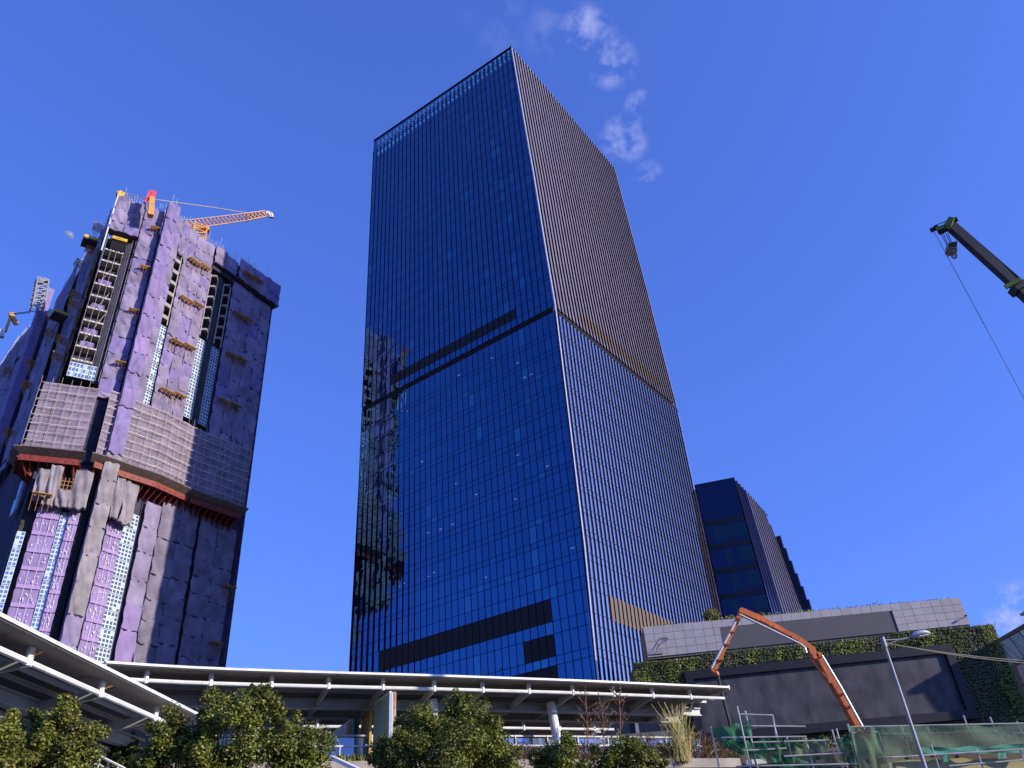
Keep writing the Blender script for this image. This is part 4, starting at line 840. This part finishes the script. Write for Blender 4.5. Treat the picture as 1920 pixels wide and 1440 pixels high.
fr_ = thing('handrail', CM.at(18, 1.6, 7.2), 'plain white handrail on thin posts in front of the glass balustrade', 'railing')
xs = np.arange(6.3, CM.L - .5, 2.15)
b = MB(); b.path([CM.at(a, 2.0, 8.12) for a in xs], .045, 6); b.build('top_rail', M['wht'], fr_)
for a in xs: b = MB(); b.tube(CM.at(a, 2.0, 7.1), CM.at(a, 2.0, 8.12), .03, 6); b.build('post', M['wht'], fr_)
# boards and mural under the canopy
def board(px0, px1, pyt, pyb, Y0, Y1, m, name, lab, cat='sign', th=.12):
    A, B_ = atY(px0, pyb, Y0), atY(px1, pyb, Y1); zt = atY(px1, pyt, Y1).z; zb = 7.2
    t = thing(name, ((A.x + B_.x) / 2, (A.y + B_.y) / 2, zb), lab, cat); b = MB(); A.z = B_.z = zb; e = B_ - A; n = V((e.y, -e.x, 0)).normalized() * th
    b.obox(A, e, -n, (0, 0, zt - zb)); b.build('panel', M[m], t); return t, A, B_, zt, n
t, A, B_, zt, n = board(699, 731, 1298, 1393, 41.0, 38.7, 'sign_pale', 'notice_board', 'large pale green board standing edge-on beside the rusty white post', 'board')
b = MB(); b.bar(B_ + V((0, 0, 0)) - n * .2, V((B_.x, B_.y, zt)) - n * .2, .09, .14); b.bar(A + V((0, 0, zt - 7.2)), V((B_.x, B_.y, zt)), .09, .09); b.build('frame', M['alu'], t)
b = MB(); A = atY(735.5, 1390, 39.2); zt = atY(736, 1297, 39.2).z; po = thing('post', (A.x, A.y, 7.2), 'white rust-streaked post beside the pale green board', 'post'); b.obox((A.x - .12, A.y, 7.2), (.24, 0, 0), (0, .24, 0), (0, 0, zt - 7.2)); b.build('shaft', M['rust'], po); b = MB(); b.obox((A.x - .125, A.y - .01, zt - .75), (.25, 0, 0), (0, .25, 0), (0, 0, .03)); b.build('joint', M['twig'], po)
board(676, 692, 1327, 1390, 44.0, 41.5, 'sign_yel', 'yellow_board', 'yellow board beside the round column under the canopy', 'board')
t, A, B_, zt, n = board(620, 668, 1340, 1390, 47.5, 43.2, 'cream', 'mural_board', 'cream board painted with teal, orange and grey shapes', 'mural')
for f0, f1, g0, g1, m in ((.88, 1.0, 0, 1, 'teal'), (.72, .86, .55, .95, 'orange'), (0, .22, 0, .55, 'teal'), (.62, .78, 0, .38, 'steel_grey')):
    b = MB(); e = B_ - A; H_ = zt - 7.2; b.obox(A + e * f0 + n * 1.02 + V((0, 0, .02 + g0 * H_)), e * (f1 - f0), n * .05, (0, 0, (g1 - g0) * H_ - .05)); b.build('painted_shape', M[m], t)
# low dark building that closes the view under the canopies
M['station'] = mat('station_glass', (.015, .018, .03), .35, 0, .2)
st = thing('station_building', (-8, 84, 0), 'low dark glazed building glimpsed beneath the canopies', 'building')
b = MB(); b.box(-52, 13, 76, 92, 0, 15.2); b.build('body', M['station'], st)
b = MB(); b.box(-52, -9, 76.4, 91, 15.2, 19.2); b.build('upper_storey', M['station'], st)
for i in range(16): b = MB(); b.box(-51.5 + i * 4, -51.2 + i * 4, 75.8, 76.0, 0, 15); b.build('mullion', M['steel_grey'], st)
b = MB(); b.box(-52, 13, 75.7, 76, 12.2, 13.1); b.build('spandrel', M['soffit'], st)
w2 = thing('pale_block', (-24, 60, 0), 'pale block with light windows seen under the left canopy', 'building')
b = MB(); b.box(-34, -19.5, 58, 66, 0, 10.6); b.build('wall', M['bldg'], w2)
for i in range(5):
    for j in range(2): b = MB(); b.box(-33 + i * 2.8, -31 + i * 2.8, 57.9, 58.0, 7 + j * 1.9, 8.4 + j * 1.9); b.build('window', M['win_glass'], w2)
# ------------------------------------------------------------------ trees and plants
def px_r(px, py, Y, rpx):
    p = atY(px, py, Y); return p, rpx * (p - V((0, 0, CAMZ))).dot(FW) / FPX
def tree(Y, blobs, label, dens=1., mats=('leaf_a', 'leaf_b', 'leaf_c'), size=.082, group='trees along the front of the deck', name='broadleaf_tree', wts=(.66, .25, .09)):
    pts = [px_r(x, y, Y + random.uniform(-.5, .6), r) for x, y, r in [(x, y, r * 1.1) for x, y, r in blobs]]; cx = sum(p.x * r for p, r in pts) / sum(r for p, r in pts); cy = sum(p.y for p, r in pts) / len(pts)
    t = thing(name, (cx, cy, 0), label, 'tree', group); b = MB(); tk = MB(); tk.tube((cx, cy, 0), (cx + .1, cy, 2.6), .17, 8, .13)
    for p, r in pts:
        m_ = V((cx + .1, cy, 2.6)).lerp(p, .5) + V((random.uniform(-.2, .2), random.uniform(-.2, .2), -.1)); tk.tube((cx + .1, cy, 2.6), m_, .07, 5, .05); tk.tube(m_, p, .05, 5, .015)
        n = int(3300 * dens * (r / .8) ** 2) + 110
        subs = [(p + V((random.gauss(0, 1), random.gauss(0, 1), random.gauss(0, 1))).normalized() * r * random.uniform(.45, 1.0), r * random.uniform(.2, .42)) for _ in range(int(9 + 8 * r))]
        for _ in range(n):
            if random.random() < .78: c0, rr = random.choice(subs)
            else: c0, rr = p, r * random.uniform(.3, .95)
            d = V((random.gauss(0, 1), random.gauss(0, 1), random.gauss(0, 1))).normalized(); q = c0 + d * rr * random.uniform(.35, 1.0)
            nn = (d * .6 + V((random.uniform(-.6, .6), random.uniform(-.6, .6), random.uniform(.1, 1.1)))).normalized()
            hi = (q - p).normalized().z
            w = list(wts); w[1] *= 1.25 + .5 * hi; w[2] *= 1 + .4 * hi  # paler leaves gather towards the top: sunlight put into the leaf colours
            leafquad(b, q, nn, V((random.uniform(-1, 1), random.uniform(-1, 1), random.uniform(-.6, .6))), size * random.uniform(.5, .9), size * random.uniform(.9, 1.5), random.choices((0, 1, 2), w)[0])
    tk.build('trunk', M['bark'], t); b.build('crown', [M[m] for m in mats], t)
    return t
tree(22, [(483, 1338, 44), (405, 1342, 44), (352, 1385, 56), (300, 1405, 48), (462, 1395, 76), (545, 1385, 46), (585, 1418, 46), (410, 1440, 75), (540, 1440, 62), (548, 1368, 20), (487, 1296, 17), (402, 1304, 16), (455, 1318, 26), (330, 1352, 16), (275, 1432, 40)], 'wide dense green tree with two leafy peaks left of centre', size=.072, dens=1.3)
tree(27, [(866, 1312, 20), (868, 1330, 26), (846, 1352, 40), (800, 1362, 44), (775, 1400, 56), (885, 1385, 58), (925, 1405, 46), (840, 1430, 72), (722, 1425, 42), (742, 1405, 30), (958, 1432, 30), (905, 1358, 30), (760, 1358, 20)], 'rounded tree with one tall tip, standing in front of the rusty post')
tree(17, [(112, 1345, 34), (75, 1372, 36), (148, 1384, 38), (105, 1405, 60), (58, 1420, 46), (150, 1428, 46), (128, 1326, 20), (172, 1365, 14), (60, 1340, 14)], 'yellow-green tree below the left canopy, second from the left edge', wts=(.55, .32, .13), size=.06, dens=2.2)
tree(15.5, [(4, 1398, 32), (8, 1432, 44), (-30, 1400, 60)], 'light green tree cut by the left edge of the photo', wts=(.35, .5, .15), size=.06, dens=2.2)
tree(29, [(1012, 1425, 28), (1060, 1418, 34), (1028, 1440, 40), (1085, 1440, 30), (1062, 1398, 13)], 'low rounded tree top in front of the planter, below the leaning column')
tree(29, [(1182, 1408, 28), (1140, 1422, 34), (1216, 1428, 30), (1180, 1442, 50), (1110, 1440, 24), (1180, 1388, 14), (1240, 1436, 16)], 'tree top beside the dry planter, rightmost of the front trees')
tree(33, [(236, 1402, 20), (222, 1420, 26), (250, 1425, 24)], 'small dark shrub in the shade under the left canopy', .8, ('leaf_dark', 'leaf_a', 'leaf_grey'), .14, None, 'shrub')
b = MB()                                               # grass and weeds of the planter
for _ in range(2600):
    x = random.uniform(5.5, 12.5); q = random.uniform(.85, 2.8); p = CM.at(x, q, 7.1); hh = random.uniform(.15, .62)
    leafquad(b, p + V((0, 0, hh * .7)), V((random.uniform(-1, 1), -1, random.uniform(-.3, .6))).normalized(), V((random.uniform(-.5, .5), random.uniform(-.3, .3), 1)), .07, hh * .8, random.choice((0, 0, 1, 2)))
tag(b.build('planter_grass', [M['leaf_a'], M['leaf_b'], M['leaf_c']]), kind='stuff')
b = MB()
for _ in range(7000):
    x = random.uniform(15.5, CM.L); q = random.uniform(.3, 3.0); p = CM.at(x, q, 7.1); bush = .35 + .35 * (math.sin(x * 1.7) * .5 + .5) + .4 * (x > CM.L - 6); hh = random.random() ** .7 * bush * 1.35
    d = V((random.gauss(0, 1), random.gauss(0, 1), random.gauss(.4, 1))).normalized(); l = random.uniform(.12, .34); w = .012
    c = p + V((0, 0, hh)); s_ = d.cross(V((random.random(), random.random(), random.random()))).normalized() * w * random.uniform(.8, 2.2); b.add([c - d * l - s_, c - d * l + s_, c + d * l + s_ * .4, c + d * l - s_ * .4], ((0, 1, 2, 3),), random.choice((0, 0, 0, 1, 2)))
tag(b.build('dry_undergrowth', [M['dry'], M['twig'], M['leaf_c']]), kind='stuff')
rp = thing('reed_clump', CM.at(27.0, 1.5, 7.1), 'tall pale yellow reed clump at the right end of the planter', 'plant')
b = MB(); c0 = atY(1276, 1400, 46.2)
for _ in range(200):
    a = V((c0.x + random.gauss(0, .26), c0.y + random.gauss(0, .25), 7.0)); lean_ = V((random.gauss(0, .11), random.gauss(0, .09), 0)); hh = random.uniform(.7, 3.3) * (1 - min(.7, abs(a.x - c0.x) * .45)); prev = a; w = V((.013, .008, 0))
    for k in range(3):
        nx = a + V((0, 0, hh * (k + 1) / 3)) + lean_ * ((k + 1) ** 2) * hh * .22; b.add([prev - w, prev + w, nx + w * .7, nx - w * .7], ((0, 1, 2, 3),), random.choice((0, 0, 1))); prev = nx
b.build('blades', [M['reed'], M['leaf_c']], rp)
for px, top, lb in ((1098, 1306, 'bare brown sapling left of the leaning column'), (1128, 1322, 'bare brown sapling just right of the leaning column'), (1160, 1303, 'tallest bare twiggy sapling between the leaning column and the reeds')):
    a = atY(px + 6, 1400, 43.5); a.z = 7.1; tp = atY(px, top, 43.5); t = thing('bare_sapling', a, lb, 'sapling', 'leafless saplings in the planter'); b = MB(); c = MB(); pts = [a, a.lerp(tp, .35) + V((-.08, 0, 0)), a.lerp(tp, .7), tp]
    b.path(pts, .03, 5)
    for k in range(26):
        f = random.uniform(.3, 1); p = a.lerp(tp, f); d = V((random.uniform(-1, 1), random.uniform(-.5, .5), random.uniform(.2, 1.3))).normalized() * random.uniform(.3, .9); b.tube(p, p + d, .014, 4, .006)
        for _ in range(5): leafquad(c, p + d * random.uniform(.4, 1.1), V((random.uniform(-1, 1), -1, random.uniform(-1, 1))).normalized(), V((random.uniform(-1, 1), 0, 1)), .05, .12, 0)
    b.build('stem', M['twig'], t); c.build('withered_leaves', [M['dry']], t, kind='stuff')
# stair rail at the lower left
sr = thing('stair_rail', atY(190, 1420, 30), 'white stair handrail slanting down behind the left trees', 'railing')
b = MB(); b.path([atY(165, 1419, 30), atY(190, 1419, 30), atY(232, 1440, 30), atY(262, 1458, 30)], .045, 6); b.path([atY(170, 1432, 30), atY(188, 1434, 30), atY(215, 1452, 30)], .03, 5); b.build('rail', M['alu'], sr)
for px, py in ((188, 1419), (222, 1436)): b = MB(); p = atY(px, py, 30); b.tube(p, V((p.x, p.y, p.z - 1.1)), .035, 6); b.build('post', M['alu'], sr)
br2 = thing('sloping_kerb', atY(655, 1432, 34), 'white sloping kerb edge below the planter left of the rusty post', 'kerb')
b = MB(); b.bar(atY(622, 1420, 36), atY(690, 1452, 35), .3, .14); b.build('coping', M['wht'], br2)
# ------------------------------------------------------------------ concrete pump boom
YB = 58
bm = thing('concrete_pump_boom', (atY(1610, 1362, YB).x + 3, YB, 0), 'orange folded concrete pump boom reaching over the walkway', 'pump boom')
def B3(px, py, dy=0): return atY(px, py, YB + dy)
b = MB(); b.bar(B3(1341, 1256), B3(1389, 1148), 0.28, 0.24); b.bar(B3(1380, 1168), B3(1392, 1143), 0.41, 0.33); b.build('boom_section', M['pump'], bm)
b = MB(); b.bar(B3(1394, 1147), B3(1432, 1163), 0.40, 0.41); b.bar(B3(1430, 1162), B3(1500, 1200), 0.32, 0.33); b.bar(B3(1498, 1199), B3(1522, 1217), 0.36, 0.36); b.bar(B3(1520, 1214), B3(1530, 1240), 0.46, 0.46); b.build('boom_section', M['pump'], bm)
b = MB(); b.bar(B3(1535, 1232), B3(1562, 1280), 0.41, 0.40); b.bar(B3(1560, 1277), B3(1614, 1372), 0.48, 0.56); e = B3(1614, 1372); b.bar(e, e + (B3(1614, 1372) - B3(1560, 1277)) * 1.6, .8, .95); b.build('boom_section', M['pump'], bm)
b = MB()
for px, py in ((1390, 1147), (1527, 1232), (1534, 1230)): p = B3(px, py); b.tube(p - V((0, .34, 0)), p + V((0, .34, 0)), .22, 12)
b.build('joint_pins', M['pump'], bm)
b = MB(); p = B3(1338, 1256); b.path([B3(1338, 1254), B3(1334, 1258), B3(1338, 1260), B3(1343, 1260), B3(1346, 1266)], .14, 8); b.build('end_elbow', M['pump'], bm)
b = MB(); b.path([B3(1346, 1266), B3(1349, 1282), B3(1358, 1318), B3(1368, 1355), B3(1371, 1372)], .11, 8); b.build('end_hose', M['hose'], bm)
b = MB(); b.tube(B3(1334, 1253, -.3), B3(1379, 1166, -.3), .085, 8); b.build('delivery_pipe', M['pump_pipe'], bm)
b = MB(); b.path([B3(1386, 1152, -.4), B3(1440, 1178, -.4), B3(1500, 1207, -.4), B3(1509, 1214, -.4), B3(1512, 1224, -.4)], .085, 8); b.build('delivery_pipe', M['pump_pipe'], bm)
b = MB(); b.tube(B3(1541, 1229, -.45), B3(1574, 1284, -.45), .085, 8); b.tube(B3(1574, 1284, -.45), B3(1620, 1368, -.45), .095, 8); b.build('delivery_pipe', M['pump_pipe'], bm)
b = MB(); b.tube(B3(1523, 1239, -.2), B3(1541, 1262, -.2), .09, 6); b.tube(B3(1541, 1262, -.2), B3(1558, 1284, -.2), .15, 6); b.tube(B3(1398, 1154, .2), B3(1424, 1168, .2), .14, 6); b.build('hydraulic_ram', M['pump'], bm)
b = MB()
for px, py in ((1351, 1237), (1363, 1208), (1372, 1185), (1424, 1163), (1446, 1174), (1481, 1191), (1557, 1280), (1577, 1302), (1590, 1326)): p = B3(px, py, -.25); b.obox(p - V((.17, .2, .06)), V((.34, 0, 0)), V((0, .4, 0)), (0, 0, .12))
b.build('clamps', M['pump'], bm, kind='stuff')
b = MB(); q = e + (B3(1614, 1372) - B3(1560, 1277)) * 1.55; b.tube((q.x, q.y, 0), (q.x, q.y, q.z + .3), .7, 10); b.box(q.x - 1.3, q.x + 4, q.y - 1.3, q.y + 1.3, .6, 1.6); b.build('turret', M['pump'], bm)
# ------------------------------------------------------------------ mobile crane boom at the right
def K(px, py, d=36.): r = ray(px, py); k = d / math.hypot(r.x, r.y); return r * k + V((0, 0, CAMZ))
T0, T1 = K(1783, 424, 36), K(1909, 538, 36.75); dr = (T1 - T0)
cr_ = thing('mobile_crane', T0 + dr * 6.2, 'dark telescopic crane boom with green head and hanging hook at right', 'crane')
b = MB(); b.bar(T0, T1 + dr * .15, .36, .42); b.build('inner_boom', M['boom_dark'], cr_)
b = MB(); b.bar(T1, T1 + dr * 2.2, .44, .52); b.bar(T1 - dr.normalized() * .1, T1 + dr.normalized() * .25, .62, .7); b.build('middle_boom', M['boom_dark'], cr_)
b = MB(); b.bar(T1 + dr * 2.2, T1 + dr * 4.6, .64, .72); b.build('outer_boom', M['boom_dark'], cr_)
b = MB(); b.bar(K(1787, 411), K(1777, 427), .42, .3); b.bar(K(1779, 425), K(1757, 432), .34, .2); b.bar(K(1788, 413), K(1781, 432), .46, .16); b.build('boom_head', M['green_paint'], cr_)
b = MB()
for px, py, r in ((1752, 429, .12), (1787, 414, .12), (1768, 434, .1)): p = K(px, py); b.tube(p - V((.16, -.12, 0)), p + V((.16, -.12, 0)), r, 14)
b.build('sheaves', M['boom_dark'], cr_)
b = MB(); b.tube(K(1750, 424), K(1784, 411), .02, 4); b.tube(K(1788, 414), K(1915, 524, 36.7), .035, 5); b.tube(K(1750, 432), K(1919, 745, 36), .012, 4); b.tube(K(1919, 745, 36), K(1990, 900, 37), .012, 4)
for x0, x1, y1 in ((1764, 1777, 463), (1768, 1779, 462), (1773, 1784, 460), (1777, 1787, 461)): b.tube(K(x0, 437), K(x1, y1), .018, 4)
b.build('ropes', M['cable'], cr_, kind='stuff')
hk = thing('hook_block', K(1784, 468), 'striped hook block hanging from the green crane head', 'hook')
b = MB(); b.obox(K(1775, 473) - V((0, .2, 0)), K(1791, 470) - K(1775, 473), V((0, .4, 0)), (K(1776, 460) - K(1775, 473))); b.obox(K(1779, 477) - V((0, .15, 0)), K(1793, 475) - K(1779, 477), V((0, .3, 0)), (K(1778, 470) - K(1779, 477))); b.build('block', M['hook'], hk)
b = MB(); b.obox(K(1776, 469) - V((0, .23, 0)), K(1791, 466) - K(1776, 469), V((0, .02, 0)), (0, 0, .06)); b.obox(K(1776, 465) - V((0, .23, 0)), K(1791, 462) - K(1776, 465), V((0, .02, 0)), (0, 0, .06)); b.build('stripes', M['groove'], hk)
b = MB(); b.path([K(1789, 475), K(1793, 478), K(1792, 483), K(1788, 484), K(1785, 481)], .06, 6); b.build('hook', M['steel_grey'], hk)
b = MB(); q = T1 + dr * 4.6; b.bar(K(1895, 540, 36.4) - V((.3, .1, 0)), K(1914, 524, 36.4), .12, .2); b.build('boom_collar', M['green_paint'], cr_)
b = MB(); b.box(q.x - 1.2, q.x + 3.6, q.y - 1.4, q.y + 1.4, 1.3, max(3., q.z + .4)); b.box(q.x - 5, q.x + 5, q.y - 1.35, q.y + 1.35, .6, 1.3); b.build('carrier', M['green_paint'], cr_)
for dx in (-3.8, -2.2, 2.4, 4.0):
    for sy in (-1.2, 1.2): b = MB(); b.tube((q.x + dx, q.y + sy - .2, .6), (q.x + dx, q.y + sy + .2, .6), .6, 16); b.build('wheel', M['black_pipe'], cr_)
# ------------------------------------------------------------------ street lamp, cable
YL = 30
tp, bt = atY(1655, 1198, YL), atY(1733, 1440, YL)
lp = thing('street_lamp', (tp.x, YL, 0), 'grey street lamp with a single arm in front of the green net', 'street lamp')
b = MB(); b.tube((tp.x, YL, 0), (tp.x, YL, 2), .13, 12, .11); b.tube((tp.x, YL, 2), (tp.x, YL, tp.z), .085, 12, .045); b.build('pole', M['steel_grey'], lp)
b = MB(); b.path([V((tp.x, YL, tp.z - .05)), atY(1690, 1199, YL), atY(1717, 1192, YL)], .032, 7); b.path([V((tp.x, YL, tp.z - .25)), atY(1677, 1203, YL), atY(1690, 1199, YL)], .02, 5); b.tube((tp.x, YL, tp.z - .3), (tp.x, YL, tp.z + .06), .085, 10); b.build('arm', M['steel_grey'], lp)
A, B_ = atY(1712, 1192.5, YL), atY(1743, 1187, YL); ax = (B_ - A); b = MB(); nn_ = 9; ring = []
for i in range(nn_):
    t = i / (nn_ - 1); w = .17 * math.sin(math.pi * (.16 + .80 * t)) ** .6 + .02; hh = .115 * math.sin(math.pi * (.15 + .82 * t)) ** .6 + .02; c = A + ax * t + V((0, 0, .03 * math.sin(math.pi * t)))
    ring.append([c + V((0, w * math.cos(a), (hh if math.sin(a) > 0 else .07) * math.sin(a))) for a in [2 * math.pi * k / 12 for k in range(12)]])
for r0, r1 in zip(ring, ring[1:]):
    for k in range(12): b.quad(r0[k], r0[(k + 1) % 12], r1[(k + 1) % 12], r1[k])
b.add(ring[0], (tuple(range(12)),)); b.add(ring[-1], (tuple(range(11, -1, -1)),)); hd = b.build('lamp_head', M['lamp_head'], lp, smooth=True)
b = MB(); c = A + ax * .55 - V((0, 0, .075)); b.obox(c - ax * .28 - V((0, .11, 0)), ax * .6, V((0, .22, 0)), (0, 0, .03)); b.build('lens', M['lens'], hd)
cb = thing('overhead_cable', atY(1790, 1222, YL), 'pair of pale overhead cables running from the lamp post to the right', 'cable')
for dz in (0, -.11):
    b = MB(); pts = []
    for i in range(13):
        t = i / 12; p = V((tp.x, YL, tp.z - .15)).lerp(atY(1990, 1243, YL), t); pts.append(p + V((0, 0, -.12 * math.sin(math.pi * t) + dz * t)))
    b.path(pts, .018, 5); b.build('wire', M['cable_pale'], cb)
# ------------------------------------------------------------------ scaffolds with green netting
YS = 36
sA = thing('scaffold', atY(1440, 1440, YS), 'low tube scaffold with torn dark green netting, left of the long net', 'scaffold', 'scaffolds at the lower right')
sB = thing('scaffold', atY(1760, 1440, YS), 'long scaffold screened by a pale green net behind the street lamp', 'scaffold', 'scaffolds at the lower right')
def cloth(corners, m, parent, nx=14, nz=8, amp=.12, sag=.15, dy=0.):
    c = [atY(x, y, YS + dy) for x, y in corners]; b = MB(); ph = [random.uniform(0, 6.28) for _ in range(4)]
    for j in range(nz + 1):
        for i in range(nx + 1):
            u, v = i / nx, j / nz; p = c[0].lerp(c[1], u).lerp(c[3].lerp(c[2], u), v)
            p = p + V((0, amp * (math.sin(9 * u + 3 * v + ph[0]) + .6 * math.sin(17 * u - 5 * v + ph[1])) - .1, -sag * math.sin(math.pi * u) * (1 - v) * abs(math.sin(3 * math.pi * u + ph[2]))))
            b.v.append(tuple(p))
    for j in range(nz):
        for i in range(nx): q = j * (nx + 1) + i; b.f.append((q, q + 1, q + nx + 2, q + nx + 1)); b.m.append(0)
    return b.build('netting', M[m], parent, smooth=True)
cloth(((1331, 1364), (1405, 1350), (1410, 1381), (1357, 1408)), 'net_green', sA); cloth(((1357, 1392), (1433, 1383), (1440, 1430), (1374, 1412)), 'net_green', sA, dy=-.15)
cloth(((1433, 1382), (1487, 1384), (1490, 1430), (1441, 1432)), 'net_green', sA, amp=.2); cloth(((1484, 1383), (1549, 1384), (1553, 1416), (1492, 1418)), 'net_green2', sA); cloth(((1445, 1414), (1560, 1408), (1575, 1442), (1450, 1442)), 'net_green', sA, dy=.2)
cloth(((1566, 1386), (1592, 1372), (1612, 1440), (1572, 1424)), 'net_green', sB, 8, 6); cloth(((1592, 1363), (1930, 1357), (1935, 1412), (1608, 1418)), 'net_green2', sB, 40, 8, .1, .05)
cloth(((1592, 1362.5), (1648, 1364), (1668, 1442), (1610, 1442)), 'net_green2', sB, 10, 8, .1, .05, dy=-.6)
cloth(((1720, 1402), (1930, 1394), (1935, 1412), (1724, 1416)), 'net_green3', sB, 24, 3, .06, .08, dy=-.2)
for x0, x1, y0, y1 in ((1764, 1774, 1415, 1430), (1868, 1880, 1412, 1424)): cloth(((x0, y0), (x1 + 3, y0 - 1), (x1 + 4, y1 - 2), (x0 + 2, y1)), 'net_green3', sB, 4, 3, .02, .02, dy=-.7)
def tubes(parent, segs, r=.03, m='scaf', name='tube'):
    for (x0, y0), (x1, y1), dy in segs: b = MB(); b.tube(atY(x0, y0, YS + dy), atY(x1, y1, YS + dy), r, 6); b.build(name, M[m], parent)
def std(parent, px, pt, dy=0., r=.034):
    p = atY(px, pt, YS + dy); b = MB(); b.tube((p.x, p.y, 0), p, r, 6); b.build('standard', M['scaf'], parent)
for px, pt, dy in ((1382, 1324, -.4), (1397, 1333, .9), (1447, 1339, .4), (1560, 1368, .5), (1568, 1366, .9), (1510, 1383, 0), (1545, 1385, .6), (1333, 1362, .1), (1475, 1382, .8)): std(sA, px, pt, dy)
for px, pt, dy in ((1589, 1357, 0), (1806, 1341, .4), (1856, 1344, .4), (1738, 1361, .4), (1690, 1362, .4), (1646, 1371, -.5), (1906, 1352, .4), (1745, 1395, -.5), (1830, 1404, -.5), (1912, 1404, -.5)): std(sB, px, pt, dy)
tubes(sA, [((1388, 1339), (1449, 1341), .3), ((1379, 1361), (1510, 1362), .1), ((1352, 1383), (1512, 1381), -.3), ((1410, 1392), (1552, 1388), -.3), ((1381, 1408), (1475, 1403), -.3), ((1470, 1418), (1580, 1412), -.35), ((1380, 1437), (1610, 1432), -.5), ((1449, 1341), (1455, 1382), .35)], name='ledger')
tubes(sB, [((1592, 1363), (1930, 1356), 0), ((1620, 1421), (1735, 1417), -.55), ((1672, 1420), (1930, 1404), -.6), ((1640, 1377), (1930, 1374), .3), ((1560, 1395), (1640, 1391), .2), ((1565, 1409), (1640, 1406), .2), ((1780, 1436), (1930, 1424), -.6), ((1600, 1374), (1646, 1372), -.6)], name='ledger')
for i, (x0, x1) in enumerate(((1652, 1700), (1702, 1762), (1764, 1830), (1832, 1880), (1882, 1940))):
    A, B_ = atY(x0, 1440, YS + .1), atY(x1, 1436, YS + .1); zt = atY((x0 + x1) / 2, 1421, YS).z; b = MB(); b.obox((A.x, A.y, 4.0), (B_.x - A.x, 0, 0), (0, .05, 0), (0, 0, zt - 4.0)); b.build('plywood_sheet', M['ply'], sB)
b = MB(); A, B_ = atY(1600, 1400, YS + 1.5), atY(1960, 1400, YS + 1.5); b.box(A.x, B_.x, YS + 1.4, YS + 1.7, 2, atY(1760, 1372, YS + 1.4).z); b.build('boarding', M['ply_brown'], sB)
b = MB(); A, B_ = atY(1385, 1400, YS + 1.3), atY(1590, 1400, YS + 1.3); b.box(A.x, B_.x, YS + 1.3, YS + 1.5, 2, atY(1480, 1408, YS + 1.3).z); b.build('boarding', M['ply_brown'], sA)
for x0, x1, y0, y1, m in ((1402, 1436, 1422, 1434, 'wht'), (1455, 1480, 1420, 1430, 'planter'), (1500, 1545, 1424, 1434, 'wht')):
    A, B_ = atY(x0, y1, YS + .9), atY(x1, y0, YS + .9); b = MB(); b.box(A.x, B_.x, A.y, A.y + .3, A.z, B_.z); b.build('board', M[m], sA)
